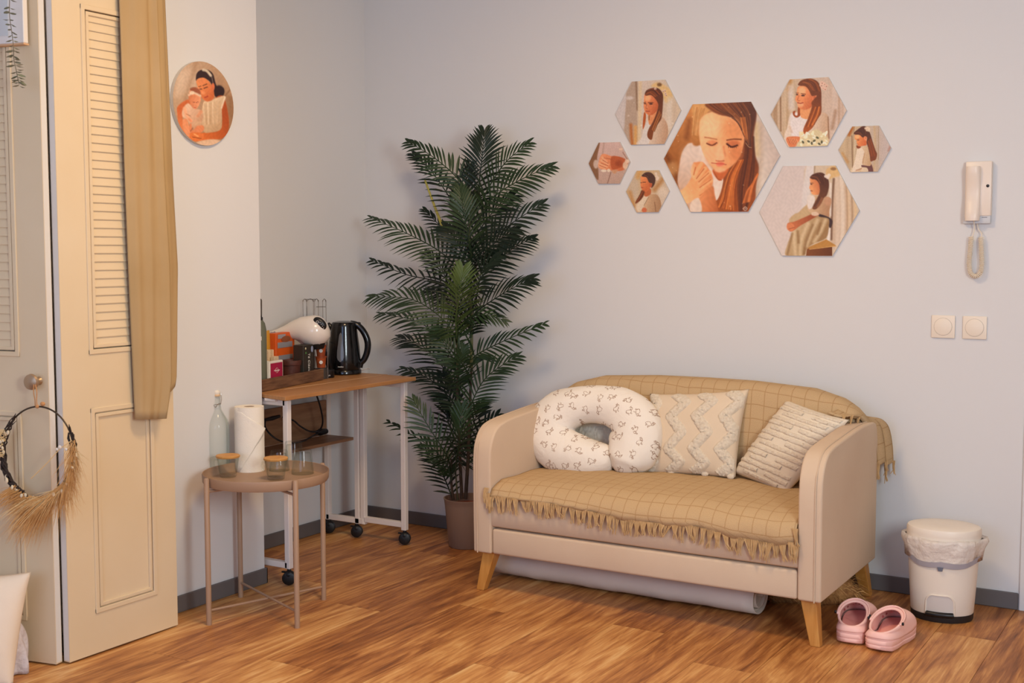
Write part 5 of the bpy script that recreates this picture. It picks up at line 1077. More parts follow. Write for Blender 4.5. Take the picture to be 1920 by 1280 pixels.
FR = [
 ([(893, 400), (900, 330), (905, 285), (908, 246)], [YB, YB - .02, YB - .02, YB], 46, 0, 24),
 ([(886, 420), (866, 347), (820, 300), (764, 265)], [YB, YB - .02, YB - .04, YB - .02], 40, 1, 24),
 ([(880, 440), (852, 385), (810, 322), (774, 288)], [YB, YB + .03, YB + .05, YB + .06], 36, 0, 22),
 ([(893, 400), (920, 345), (950, 302), (992, 268)], [YB, YB - .03, YB - .05, YB - .05], 38, 1, 22),
 ([(890, 430), (920, 375), (970, 340), (1034, 311)], [YB, YB - .02, YB, YB + .02], 42, 1, 24),
 ([(888, 500), (905, 470), (952, 424), (1018, 381)], [YB, YB - .05, YB - .06, YB - .05], 44, 0, 24),
 ([(886, 500), (880, 455), (870, 400), (862, 352)], [YB - .02, YB - .12, YB - .16, YB - .14], 44, 1, 24),
 ([(880, 530), (832, 477), (768, 440), (694, 408)], [YB, YB - .04, YB - .05, YB - .02], 46, 1, 26),
 ([(886, 480), (892, 445), (924, 398), (964, 366)], [YB, YB + .08, YB + .12, YB + .13], 46, 0, 22),
 ([(884, 560), (907, 515), (955, 470), (1000, 446)], [YB, YB + .02, YB + .05, YB + .06], 36, 0, 22),
 ([(862, 570), (832, 532), (760, 514), (696, 487)], [YB, YB + .02, YB + .04, YB + .05], 34, 0, 22),
 ([(886, 520), (900, 485), (932, 452), (968, 432)], [YB, YB + .10, YB + .14, YB + .15], 40, 0, 20),
 ([(857, 640), (855, 596), (863, 547), (868, 505)], [YB - .06, YB - .14, YB - .2, YB - .2], 50, 2, 26),
 ([(884, 640), (886, 594), (940, 552), (998, 522)], [YB, YB - .04, YB - .05, YB - .04], 48, 0, 26),
 ([(884, 650), (868, 605), (905, 590), (950, 602)], [YB, YB - .08, YB - .10, YB - .08], 26, 1, 18),
 ([(858, 650), (838, 606), (775, 562), (692, 556)], [YB - .05, YB - .10, YB - .12, YB - .10], 50, 1, 28),
 ([(856, 700), (842, 660), (790, 606), (711, 588)], [YB - .04, YB - .03, YB + .0, YB + .03], 46, 1, 26),
 ([(856, 740), (842, 704), (797, 652), (748, 632)], [YB - .03, YB + .02, YB + .06, YB + .08], 50, 0, 24),
 ([(884, 690), (890, 668), (938, 642), (1022, 606)], [YB, YB + .0, YB + .02, YB + .03], 34, 1, 24),
 ([(880, 790), (884, 757), (913, 706), (972, 666)], [YB, YB - .02, YB, YB + .02], 42, 1, 24),
 ([(862, 780), (845, 748), (806, 711), (754, 690)], [YB - .02, YB + .02, YB + .05, YB + .06], 38, 0, 22),
 ([(862, 740), (860, 711), (864, 678), (870, 652)], [YB - .03, YB - .08, YB - .12, YB - .12], 30, 1, 18),
 ([(846, 880), (836, 851), (802, 797), (774, 748)], [YB - .04, YB - .13, YB - .18, YB - .18], 42, 1, 20),
 ([(846, 900), (836, 868), (800, 832), (726, 789)], [YB - .04, YB - .05, YB - .06, YB - .06], 30, 1, 22),
 ([(849, 936), (835, 900), (818, 868), (790, 835)], [YB - .03, YB - .0, YB + .03, YB + .05], 36, 0, 16),
 ([(854, 890), (856, 862), (864, 815), (866, 762)], [YB - .05, YB - .13, YB - .17, YB - .16], 50, 1, 22),
 ([(876, 880), (878, 840), (890, 788), (906, 757)], [YB, YB + .02, YB + .03, YB + .03], 36, 0, 18),
 ([(890, 890), (891, 860), (905, 810), (934, 776)], [YB, YB + .06, YB + .08, YB + .09], 38, 0, 18),
 ([(884, 520), (876, 490), (856, 450), (832, 425)], [YB, YB - .07, YB - .09, YB - .09], 40, 0, 22),
 ([(860, 600), (850, 560), (828, 505), (798, 472)], [YB - .04, YB - .02, YB + .02, YB + .05], 40, 0, 22),
 ([(872, 480), (852, 450), (822, 420), (794, 392)], [YB, YB + .06, YB + .08, YB + .08], 28, 0, 18),
 ([(886, 580), (896, 545), (905, 505), (935, 480)], [YB, YB - .06, YB - .08, YB - .08], 38, 0, 20),
 ([(880, 720), (872, 690), (840, 650), (815, 620)], [YB, YB - .08, YB - .12, YB - .12], 40, 1, 20),
 ([(872, 860), (862, 830), (840, 790), (836, 760)], [YB, YB + .04, YB + .07, YB + .08], 38, 0, 18),
 ([(884, 470), (880, 420), (872, 360), (880, 310)], [YB, YB + .06, YB + .1, YB + .1], 44, 0, 22),
 ([(880, 620), (870, 580), (838, 560), (800, 545)], [YB, YB + .05, YB + .08, YB + .09], 40, 0, 20),
 ([(866, 800), (858, 770), (840, 735), (830, 700)], [YB, YB + .07, YB + .10, YB + .10], 40, 0, 18),
]
for a in FR: frond(*a)
stemline([(836, 440, YB), (818, 395, YB), (797, 338, YB)], .0075, m_spear, 'shoot')
# ================================================================== side table and what stands on it
m_taupe = mat('taupe_metal', (166, 134, 108), .45, spec=.4)
tcx, tcy, TZt = 0.667, -1.468, 0.503
tab = thing('side_table', 'round taupe metal tray table on four thin legs', 'table', (tcx, tcy, 0))
MT = Matrix.Translation((tcx, tcy, 0)); RT = 0.228
MB().lathe([(0, .497), (.215, .497), (.222, .499), (.226, .505), (.2275, .530), (.2295, .531), (.2305, .528), (.229, .502), (.224, .494), (.215, .492), (0, .492)], 64, MT).build('tray', m_taupe, tab, angle=35)
legp = [onz(388, 1172), onz(560, 1178), onz(612, 1123), onz(448, 1117)]
legp = [Vector((tcx, tcy, 0)) + (p - Vector((tcx, tcy, 0))).normalized() * .2405 for p in legp]
for p in legp:
    MB().tube([p, p + Vector((0, 0, .528)), p + Vector((0, 0, .532))], [.0098, .0098, .007], 14).build('leg', m_taupe, tab)
for i in (0, 1):
    a, c = legp[i], legp[i + 2]; z = .052 + .006 * i
    MB().tube([a + Vector((0, 0, z)), c + Vector((0, 0, z))], .0045, 8).build('crossbar', m_taupe, tab); MB().tube([a + Vector((0, 0, .484 - .006 * i)), c + Vector((0, 0, .484 - .006 * i))], .0055, 8).build('tray_bar', m_taupe, tab)
ZT = .4975
def glassmat(name, tint=(250, 252, 250), ior=1.45):
    m = bpy.data.materials.new(name); m.use_nodes = True; nt = m.node_tree; nt.nodes.remove(nt.nodes['Principled BSDF'])
    tr = ND(m, 'ShaderNodeBsdfTransparent'); lw = ND(m, 'ShaderNodeLayerWeight'); lw.inputs[0].default_value = .35; mc_ = ND(m, 'ShaderNodeMix', data_type='RGBA'); LK(m, lw.outputs['Facing'], mc_.inputs[0]); mc_.inputs[6].default_value = s2l((252, 253, 252)); mc_.inputs[7].default_value = s2l((234, 237, 234)); LK(m, mc_.outputs[2], tr.inputs[0]); gl = ND(m, 'ShaderNodeBsdfGlossy'); gl.inputs['Roughness'].default_value = .03
    fr = ND(m, 'ShaderNodeFresnel'); fr.inputs[0].default_value = ior; mx = ND(m, 'ShaderNodeMixShader'); ge = ND(m, 'ShaderNodeNewGeometry'); LK(m, math_node(m, 'MULTIPLY', math_node(m, 'MULTIPLY', fr.outputs[0], .6), math_node(m, 'SUBTRACT', 1.0, ge.outputs['Backfacing'])), mx.inputs[0]); LK(m, tr.outputs[0], mx.inputs[1]); LK(m, gl.outputs[0], mx.inputs[2])
    LK(m, mx.outputs[0], nt.nodes['Material Output'].inputs['Surface']); return m
m_gl = glassmat('clear_glass'); m_water = glassmat('water', (252, 254, 252), 1.33); m_bam = mat('bamboo', (214, 158, 88), .5, var=(6, (200, 140, 72)), stretch=(20, 3, 3)); m_wire = mat('steel_wire', (170, 165, 160), .25, 1.0)
# swing-top bottle
p = onz(406, 884, ZT); p = Vector((p.x, p.y, ZT)) + VIEW * .02
bt = thing('swing_top_bottle', 'clear glass swing-top bottle part filled with water on the side table', 'bottle', p)
Mb = Matrix.Translation(p)
outer = [(0, 0), (.040, 0), (.0465, .006), (.0475, .02), (.0475, .165), (.0465, .178), (.041, .196), (.029, .216), (.018, .236), (.0145, .258), (.0145, .282), (.0165, .284), (.0165, .292)]
inner = [(.011, .292), (.011, .258), (.0145, .236), (.026, .215), (.038, .195), (.0435, .177), (.0445, .165), (.0445, .02), (.041, .010), (0, .008)]
bo = MB().lathe(outer + inner, 40, Mb).build('bottle_glass', m_gl, bt, angle=50)
MB().lathe([(0, .0085), (.0405, .0105), (.0443, .02), (.0443, .060), (0, .060)], 40, Mb).build('water', m_water, bt)
m_cer = mat('white_stopper', (232, 222, 208), .4)
MB().lathe([(0, .290), (.011, .290), (.0125, .296), (.014, .300), (.014, .306), (.010, .311), (0, .312)], 20, Mb).build('stopper', m_cer, bt)
MB().lathe([(.0128, .288), (.0138, .290), (.0138, .294), (.0128, .296)], 20, Mb).build('rubber_seal', mat('seal', (226, 190, 150), .6), bt)
rv = Vector(_R); wire = MB()
for s in (-1, 1):
    wire.tube(cm3([p + rv * s * .0155 + Vector((0, 0, .258)), p + rv * s * .019 + Vector((0, 0, .275)), p + rv * s * .0175 + Vector((0, 0, .296)), p + rv * s * .006 + Vector((0, 0, .304))], 4), .0011, 6)
    wire.tube(cm3([p + rv * s * .0165 + Vector((0, 0, .258)) - VIEW * .004, p + rv * s * .012 + Vector((0, 0, .262)) - VIEW * .017, p + rv * s * .004 - VIEW * .018 + Vector((0, 0, .252)), p - VIEW * .019 + Vector((0, 0, .247))], 4), .0011, 6)
wire.tube([p + Vector((.0165 * math.cos(a), .0165 * math.sin(a), .258)) for a in [i / 24 * 2 * math.pi for i in range(24)]], .0011, 6, closed=True)
wire.build('wire_bail', m_wire, bt)
# kitchen roll
p = onz(466, 884, ZT); p = Vector((p.x, p.y, ZT)) + VIEW * .03
kr = thing('paper_towel_roll', 'white paper towel roll standing on the side table', 'paper roll', p)
m_pap = mat('paper_towel', (240, 230, 214), .95, bump=(220, .5, .002), spec=.1); Mk = Matrix.Translation(p)
RR = .0555
MB().lathe([(.020, 0), (RR, 0), (RR, .248), (.021, .248), (.020, .246), (.020, 0)], 48, Mk).build('roll', m_pap, kr, angle=50)
# loose sheet: wraps the front, its free corner sticking out on the right, cut on the diagonal below it
ca = math.atan2(-VIEW.y, -VIEW.x); rows = []
for j in range(13):
    v = j / 12; z = lerp(.002, .247, v); r = []
    # right edge of the sheet as an angle: pointed flap at 2/3 height
    reach = interp(v, [0, .62, .66, 1.0], [-.55, 1.28, 1.42, -.75])
    for k in range(25):
        t = k / 24; a = lerp(-1.9, reach, t); lift = .0012 + (.010 * max(0, t - .8) / .2 * max(0, 1 - abs(v - .64) / .22))
        r.append(p + Vector((math.cos(ca + a) * (RR + lift), math.sin(ca + a) * (RR + lift), z)))
    rows.append(r)
q = MB(); q.grid(rows); sh = q.build('loose_sheet', m_pap, kr, angle=180)
md = sh.modifiers.new('thick', 'SOLIDIFY'); md.thickness = .001
MB().lathe([(.0195, .002), (.0195, .2475), (.0175, .2475), (.0175, .002)], 24, Mk).build('core', mat('cardboard', (176, 146, 116), .9), kr)
# lidded glasses
def jar(px, py, label):
    p = onz(px, py, ZT); p = Vector((p.x, p.y, ZT)) + VIEW * .026
    t = thing('lidded_glass', label, 'jar', p, 'glasses with bamboo lids on the side table'); M_ = Matrix.Translation(p)
    MB().lathe([(0, 0), (.028, 0), (.031, .003), (.0325, .012), (.0415, .070), (.0418, .073), (.0400, .073), (.0385, .068), (.031, .016), (.028, .012), (0, .011)], 40, M_).build('glass', m_gl, t, angle=50)
    MB().lathe([(0, .0735), (.043, .0735), (.0445, .0755), (.0445, .081), (.043, .0825), (0, .0828)], 40, M_).build('lid', m_bam, t, angle=40)
    MB().tube(cm3([p - rv * .036 + Vector((0, 0, .064)), p - rv * .050 + Vector((0, 0, .064)), p - rv * .053 + Vector((0, 0, .05)), p - rv * .047 + Vector((0, 0, .034)), p - rv * .032 + Vector((0, 0, .032))], 5), .003, 8).build('glass_handle', m_gl, t)
jar(425, 896, 'glass with bamboo lid in front of the swing-top bottle'); jar(515, 901, 'glass with bamboo lid in front of the upturned tumblers')
# upturned glasses
def tumbler(px, py, h, r0, label):
    p = onz(px, py, ZT); p = Vector((p.x, p.y, ZT)) + VIEW * .03
    t = MB().lathe([(r0, 0), (r0 * .80, h - .004), (r0 * .76, h), (0, h), (0, h - .011), (r0 * .68, h - .013), (r0 * .72, h - .02), (r0 - .0028, 0)], 36, Matrix.Translation(p)).build('tumbler', m_gl, None, angle=40, loc=p, weld=False)
    tag(t, label, 'glass', 'upturned tumblers on the side table')
tumbler(521, 884, .078, .040, 'upturned glass tumbler behind the right lidded glass'); tumbler(565, 890, .092, .043, 'upturned glass tumbler at the front right of the tray'); tumbler(548, 874, .094, .040, 'upturned glass tumbler at the back of the tray')
# ================================================================== folding desk on castors
ZD = .770
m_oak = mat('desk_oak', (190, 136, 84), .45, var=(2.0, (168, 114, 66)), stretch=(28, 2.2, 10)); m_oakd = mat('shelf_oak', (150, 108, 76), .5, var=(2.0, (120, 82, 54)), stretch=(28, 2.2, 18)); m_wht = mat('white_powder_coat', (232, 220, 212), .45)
desk = thing('folding_desk', 'wood-top folding desk with white tube frame on black castors', 'desk', (.28, -.76, 0))
DXF, DY0, DY1, SEAM = .538, -1.213, -.305, .357
MB().box(.03, SEAM - .001, -1.166, DY1, ZD - .016, ZD).build('tabletop', m_oak, desk, bevel=.0015, seg=1, smooth=False)
MB().prism([(SEAM + .001, -1.166), (.372, -1.172), (DXF, DY0), (DXF, DY1 - .03), (SEAM + .001, DY1 - .012)], lambda p, d: Vector((p[0], p[1], d)), ZD - .016, ZD).build('drop_leaf', m_oak, desk, bevel=.0015, seg=1, smooth=False)
MB().box(SEAM - .002, SEAM + .002, DY0 + .20, DY1 - .05, ZD - .003, ZD + .0006).build('seam_strip', mat('pale_seam', (226, 186, 140), .5), desk, smooth=False)
TW = .0125
def bar(x0, y0, z0, x1, y1, z1, w=TW):
    q = MB()
    if abs(z1 - z0) > .2: q.box(x0 - w, x0 + w, y0 - w, y0 + w, z0, z1)
    elif abs(x1 - x0) > abs(y1 - y0): q.box(min(x0, x1), max(x0, x1), y0 - w, y0 + w, z0 - w, z0 + w)
    else: q.box(x0 - w, x0 + w, min(y0, y1), max(y0, y1), z0 - w, z0 + w)
    return q
LX, YN, YF = .492, -1.152, -.366
for (x, y, nm) in ((LX, YN, 'frame_post'), (LX, YF, 'frame_post'), (.225, YF, 'frame_post'), (.255, YF + .004, 'frame_post'), (.045, YF, 'frame_post'), (.045, YN, 'frame_post'), (.225, YN, 'frame_post')):
    bar(x, y, .068, x, y, ZD - .017).build(nm, m_wht, desk, smooth=False, bevel=.002, seg=1)
for (a, y, c, z) in ((.06, YN, LX, .082), (.06, YN, LX, ZD - .032), (.04, YF, .262, .082), (.262, YF + .004, LX, .092), (.262, YF + .004, LX, ZD - .034), (.04, YF, .25, ZD - .034)):
    bar(a, y, z, c, y, z).build('frame_rail', m_wht, desk, smooth=False, bevel=.002, seg=1)
MB().box(.40, .455, YN - .028, YN - .013, ZD - .026, ZD - .0165).build('clip', m_wht, desk, smooth=False)
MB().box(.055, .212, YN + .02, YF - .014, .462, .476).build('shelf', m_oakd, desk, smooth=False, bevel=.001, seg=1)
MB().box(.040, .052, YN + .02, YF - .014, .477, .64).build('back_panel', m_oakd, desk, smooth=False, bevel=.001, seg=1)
m_cast = mat('castor_black', (20, 19, 20), .45)
for (x, y) in ((LX, YN), (LX, YF), (.215, YF), (.05, YF), (.05, YN)):
    q = MB(); Mx = Matrix.Translation((x, y, .030)) @ Matrix.Rotation(.5, 4, 'Z') @ Matrix.Rotation(math.pi / 2, 4, 'X')
    for d in (-.014, .006):
        q.lathe([(0, d - .004), (.018, d - .004), (.0265, d), (.0275, d + .004), (.0265, d + .008), (.018, d + .012), (0, d + .012)], 20, Mx)
    q.ball((x, y, .045), .020, .020, .017, 14, 8); q.tube([(x, y, .05), (x, y, .07)], .008, 10); q.box(x - .03, x - .012, y - .012, y - .002, .050, .056)
    q.build('castor', m_cast, desk, angle=40)
# cables lying on the shelf
m_cab = mat('black_cable', (20, 18, 20), .45)
cb_ = thing('power_cable', 'black power cable and plug hanging onto the desk shelf', 'cable', (.2, -.7, .48))
def kx(px, py, X): return onx(px, py, X)
MB().tube(cm3([kx(594, 742, .20), kx(600, 760, .20), kx(605, 785, .19), kx(603, 800, .17), kx(595, 808, .15), kx(580, 808, .13), kx(562, 798, .11), kx(550, 788, .10), kx(530, 782, .10)], 8), .0040, 8).build('cord', m_cab, cb_)
MB().tube(cm3([kx(498, 786, .12), kx(497, 800, .14), kx(508, 815, .17), kx(525, 826, .19), kx(548, 830, .19), kx(570, 826, .17), kx(590, 815, .15), kx(600, 812, .14)], 8), .0040, 8).build('cord', m_cab, cb_)
MB().tube([kx(594, 810, .14), kx(600, 810, .14), kx(612, 808, .14)], [.008, .017, .012], 12).build('plug', m_cab, cb_)
MB().tube([kx(496, 787, .11), kx(510, 784, .11), kx(524, 780, .11)], [.006, .010, .007], 10).build('connector', m_cab, cb_)
# ================================================================== things on the desk
ta = Vector((.355, -1.156, 0)); tb_ = Vector((.265, -.667, 0)); tdir = (tb_ - ta).normalized(); tin = Vector((-tdir.y, tdir.x, 0))  # into the tray (towards the wall)
m_trayw = mat('rustic_wood', (128, 90, 62), .75, var=(3, (84, 54, 36)), stretch=(12, 3, 30), bump=(30, .3, .003))
to = ta + Vector((0, 0, ZD)); LT = (tb_ - ta).length; DT = .215
def TP(u, w, z): return to + tdir * u + tin * w + Vector((0, 0, z))
tray = thing('wooden_tray', 'rustic dark wooden tray holding tea and snacks on the desk', 'tray', to + tdir * .25 + tin * .1)
def tbox(u0, u1, w0, w1, z0, z1): 
    q = MB(); q.add([TP(u, w, z) for z in (z0, z1) for w in (w0, w1) for u in (u0, u1)], [(0, 2, 3, 1), (4, 5, 7, 6), (0, 1, 5, 4), (2, 6, 7, 3), (0, 4, 6, 2), (1, 3, 7, 5)]); return q
LT += .02
tbox(-.12, LT, .010, DT, .001, .010).build('tray_base', m_trayw, tray, smooth=False)
tbox(-.12, LT, 0, .012, .001, .050).build('tray_side', m_trayw, tray, smooth=False, bevel=.002, seg=1); tbox(-.12, LT, DT - .012, DT, .001, .050).build('tray_side', m_trayw, tray, smooth=False, bevel=.002, seg=1)
tbox(LT - .012, LT, .012, DT - .012, .010, .046).build('tray_end', m_trayw, tray, smooth=False); tbox(-.12, -.108, .012, DT - .012, .010, .046).build('tray_end', m_trayw, tray, smooth=False)
ZB = .0105
def tpx(px, w):      # place on the tray whose image column is px, at depth w inside the tray
    n = tin; d = ray(px, 690); p0 = TP(0, w, 0); 
    q = CAM + d * ((p0 - CAM).dot(n) / d.dot(n)); u = (q - to).dot(tdir); return u
def tz(px, py, w): n = tin; d = ray(px, py); p0 = TP(0, w, 0); q = CAM + d * ((p0 - CAM).dot(n) / d.dot(n)); return q.z - ZD
FACE = -tin
def boxthing(name, label, cat, px0, px1, pytop, w, dep, m, group=None, smooth=False, bevel=.0015):
    u0, u1 = tpx(px0, w), tpx(px1, w); zt = tz((px0 + px1) / 2, pytop, w)
    t = thing(name, label, cat, TP((u0 + u1) / 2, w + dep / 2, ZB), group)
    b_ = tbox(u0, u1, w, w + dep, ZB, zt).build('box_body', m, t, smooth=False, bevel=bevel, seg=1)
    Mf = frame(TP((u0 + u1) / 2, w - .0006, (ZB + zt) / 2), tdir, Vector((0, 0, 1)))
    return t, b_, Mf, u1 - u0, zt - ZB
def flat(name, M, x0, x1, y0, y1, m, parent, d=.0008, rnd=0):
    q = MB(); q.add([M @ Vector((x, y, z)) for z in (0, d) for y in (y0, y1) for x in (x0, x1)], [(0, 2, 3, 1), (4, 5, 7, 6), (0, 1, 5, 4), (2, 6, 7, 3), (0, 4, 6, 2), (1, 3, 7, 5)]); return q.build(name, m, parent, smooth=False)
m_white = mat('white_card', (226, 218, 206), .6); m_txt = mat('white_print', (232, 226, 216), .6)
# thermos at the left
w = .05; u = tpx(484, w); pT = TP(u, w, ZB); th = thing('thermos', 'tall green-grey metal flask half hidden by the wall corner', 'flask', pT)
m_th = mat('green_flask', (104, 108, 92), .42, spec=.4); ztop_ = tz(484, 600, w); zcap = tz(484, 560, w)
MB().lathe([(0, ZB), (.034, ZB), (.036, ZB + .004), (.036, ztop_ - .04), (.030, ztop_ - .012), (.022, ztop_)], 28, Matrix.Translation((pT.x, pT.y, ZD))).build('flask_body', m_th, th)
MB().lathe([(.022, ztop_), (.022, ztop_ + .012), (.019, ztop_ + .014), (.019, ztop_ + .02)], 24, Matrix.Translation((pT.x, pT.y, ZD))).build('flask_neck', m_blk, th)
MB().lathe([(.019, ztop_ + .018), (.020, zcap - .006), (.017, zcap), (0, zcap)], 24, Matrix.Translation((pT.x, pT.y, ZD))).build('flask_cap', mat('flask_cap', (84, 76, 70), .5), th)
Mf = frame(Vector((pT.x, pT.y, ZD)) - VIEW * .0362 + Vector(_R) * .012 + Vector((0, 0, tz(492, 632, w))), _R, (0, 0, 1)); flat('label_badge', Mf, -.012, .012, -.008, .008, m_white, th)
# yellow bag, striped snack bag, orange snack box
m_yel = mat('yellow_pack', (222, 158, 48), .45); m_org = mat('orange_pack', (232, 104, 34), .45, var=(8, (224, 92, 28))); m_silver = mat('silver_pack', (176, 172, 178), .35, .3)
def pouch(name, label, px0, px1, pytop, w, m, dep=.03, pybot=None):
    u0, u1 = tpx(px0, w), tpx(px1, w); zt = tz((px0 + px1) / 2, pytop, w); t = thing(name, label, 'packet', TP((u0 + u1) / 2, w + dep / 2, ZB)); q = MB()
    for sgn in (-1, 1):
        q.grid([[TP(lerp(u0, u1, i / 8), w + dep / 2 + sgn * dep / 2 * math.sin(math.pi * min(max(i / 8, .02), .98)) ** .5 * (1 - (j / 8) ** 3) , lerp(ZB, zt, j / 8) + .002 * math.sin(i * 2.1) * (j == 8)) for i in range(9)] for j in range(9)])
    o = q.build('packet_body', m, t, angle=60); Mf = frame(TP((u0 + u1) / 2, w - .001, (ZB + zt) / 2), tdir, Vector((0, 0, 1))); return t, o, Mf, u1 - u0, zt - ZB
t, o, Mf, W_, H_ = pouch('snack_packet', 'yellow snack packet standing beside the green flask', 495, 512, 620, .14, m_yel)
t, o, Mf, W_, H_ = pouch('snack_packet', 'silver and red snack packet between the yellow and orange packs', 507, 521, 622, .182, m_silver, .018)
flat('red_patch', Mf, -W_ * .3, W_ * .4, -H_ * .25, H_ * .02, mat('red_print', (196, 44, 38), .5), t)
t, o, Mf, W_, H_ = boxthing('snack_box', 'orange snack carton with pale label strips on the tray', 'box', 518, 553, 623, .135, .04, m_org)
flat('label_strip', Mf, -W_ * .42, W_ * .36, H_ * .18, H_ * .30, m_silver, t); flat('label_strip', Mf, -W_ * .38, W_ * .38, -H_ * .08, H_ * .02, m_silver, t); flat('label_strip', Mf, -W_ * .4, -.0 * W_, H_ * .38, H_ * .47, m_silver, t)
flat('printed_code', Mf, W_ * .02, W_ * .44, -H_ * .30, -H_ * .20, m_white, t); flat('printed_code', Mf, W_ * .12, W_ * .40, -H_ * .20, -H_ * .175, m_blk, t)
q = MB(); q.grid([[Mf @ Vector((W_ * (.02 + .25 * a * c), H_ * (.36 + .07 * a * s_), .0012)) for a in (0.02, .5, 1)] for c, s_ in [(math.cos(k * .42), math.sin(k * .42)) for k in range(16)]]); q.build('printed_nut', mat('brown_print', (150, 84, 52), .5), t)
# spotted packet (cream with brown dots)
m_dot = mat('cream_dotted', (226, 196, 156), .6); nt = m_dot.node_tree
tcn = ND(m_dot, 'ShaderNodeTexCoord'); vo = ND(m_dot, 'ShaderNodeTexVoronoi'); vo.inputs['Scale'].default_value = 160; vo.inputs['Randomness'].default_value = .1; LK(m_dot, tcn.outputs['Object'], vo.inputs['Vector'])
lt = math_node(m_dot, 'LESS_THAN', vo.outputs['Distance'], .33); mx = ND(m_dot, 'ShaderNodeMix', data_type='RGBA'); LK(m_dot, lt, mx.inputs[0]); mx.inputs[6].default_value = s2l((236, 208, 168)); mx.inputs[7].default_value = s2l((150, 92, 50)); LK(m_dot, mx.outputs[2], nt.nodes['Principled BSDF'].inputs['Base Color'])
boxthing('dotted_carton', 'small cream carton with brown dots behind the pink card', 'box', 500, 514, 656, .10, .03, m_dot)
# pink boxed card
m_pinkc = mat('crimson_card', (178, 26, 62), .5, var=(20, (160, 20, 70)))
t, o, Mf, W_, H_ = boxthing('tea_packet', 'crimson tea packet with a white border at the tray front', 'box', 505, 531, 676, .020, .018, m_white, bevel=.003)
flat('crimson_panel', Mf, -W_ * .42, W_ * .43, -H_ * .48, H_ * .42, m_pinkc, t)
text('printed_lettering', 'Pompadour', .0095, m_txt, Mf @ Matrix.Translation((W_ * .02, H_ * .12, .0009)), t); MB().tube([Mf @ Vector((W_ * .02 + .010 * math.cos(a), H_ * .12 + .010 * math.sin(a), .0010)) for a in [i / 20 * 2 * math.pi for i in range(20)]], .0006, 4, closed=True).build('printed_emblem', m_txt, t)
flat('printed_line', Mf, -W_ * .24, W_ * .26, -H_ * .17, -H_ * .13, mat('orange_print', (226, 96, 66), .5), t)
q = MB(); q.ball(Mf @ Vector((W_ * .1, -H_ * .42, .0008)), .012, .006, .006, 10, 6, Mf.to_3x3()); q.build('printed_fruit', mat('peach_print', (246, 176, 130), .5), t)
boxthing('tea_packet', 'pale grey-white tea packet just left of the crimson one', 'box', 499, 505.5, 677, .030, .02, mat('pale_card', (206, 206, 196), .6))
boxthing('wooden_block', 'small pale wooden block behind the crimson tea packet', 'block', 515, 523, 668, .075, .02, mat('pale_wood', (222, 196, 160), .6))
# brown clay pot with lid
w = .085; u = tpx(545, w); pP = TP(u, w, ZB); zr = tz(545, 675, w)
cp_ = thing('clay_pot', 'small dark brown clay pot with a rim on the tray', 'pot', pP); m_clay = mat('brown_clay', (92, 46, 34), .6, var=(14, (66, 32, 24)), bump=(30, .5, .004))
MB().lathe([(0, ZB), (.036, ZB), (.042, ZB + .02), (.042, zr - .022), (.045, zr - .02), (.047, zr - .006), (.045, zr), (.040, zr), (.038, zr - .01), (0, zr - .02)], 28, Matrix.Translation((pP.x, pP.y, ZD))).build('pot_body', m_clay, cp_)
MB().lathe([(.0385, zr - .009), (.02, zr - .006), (0, zr - .004)], 20, Matrix.Translation((pP.x, pP.y, ZD))).build('pot_lid', m_clay, cp_)
# grey cartons and the tea box
t, o, Mf, W_, H_ = boxthing('tea_carton', 'pale grey tea carton left of the dark tea box', 'box', 554, 568, 647, .136, .035, mat('grey_carton', (150, 144, 152), .5, var=(60, (110, 106, 118)), stretch=(1, 60, 1)))
flat('printed_panel', Mf, -W_ * .30, W_ * .02, -H_ * .05, H_ * .44, m_silver, t); flat('printed_panel', Mf, W_ * .12, W_ * .20, -H_ * .05, H_ * .44, m_silver, t)
t, o, Mf, W_, H_ = boxthing('tea_box', 'dark green tea box with vertical white lettering on the tray', 'box', 569, 589, 646, .040, .05, mat('dark_green_card', (46, 50, 42), .5, var=(6, (58, 40, 34))))
text('printed_lettering', 'Té Clásico', .0215, m_txt, Mf @ Matrix.Translation((W_ * .0, -H_ * .05, .0009)) @ Matrix.Rotation(-math.pi / 2, 4, 'Z'), t, shear=.15)
MB().ball(Mf @ Vector((-W_ * .30, H_ * .40, .001)), .006, .005, .001, 12, 6, Mf.to_3x3()).build('printed_flower', mat('cream_print', (222, 208, 170), .6), t); MB().ball(Mf @ Vector((-W_ * .28, H_ * .27, .001)), .007, .005, .001, 12, 6, Mf.to_3x3()).build('printed_leaf', mat('leaf_print', (76, 120, 66), .6), t)
MB().ball(Mf @ Vector((W_ * .30, H_ * .36, .001)), .010, .014, .001, 14, 6, Mf.to_3x3()).build('printed_seal', mat('blue_print', (148, 158, 186), .6), t); MB().ball(Mf @ Vector((-W_ * .1, -H_ * .44, .001)), .010, .006, .001, 12, 6, Mf.to_3x3()).build('printed_cup', m_txt, t)
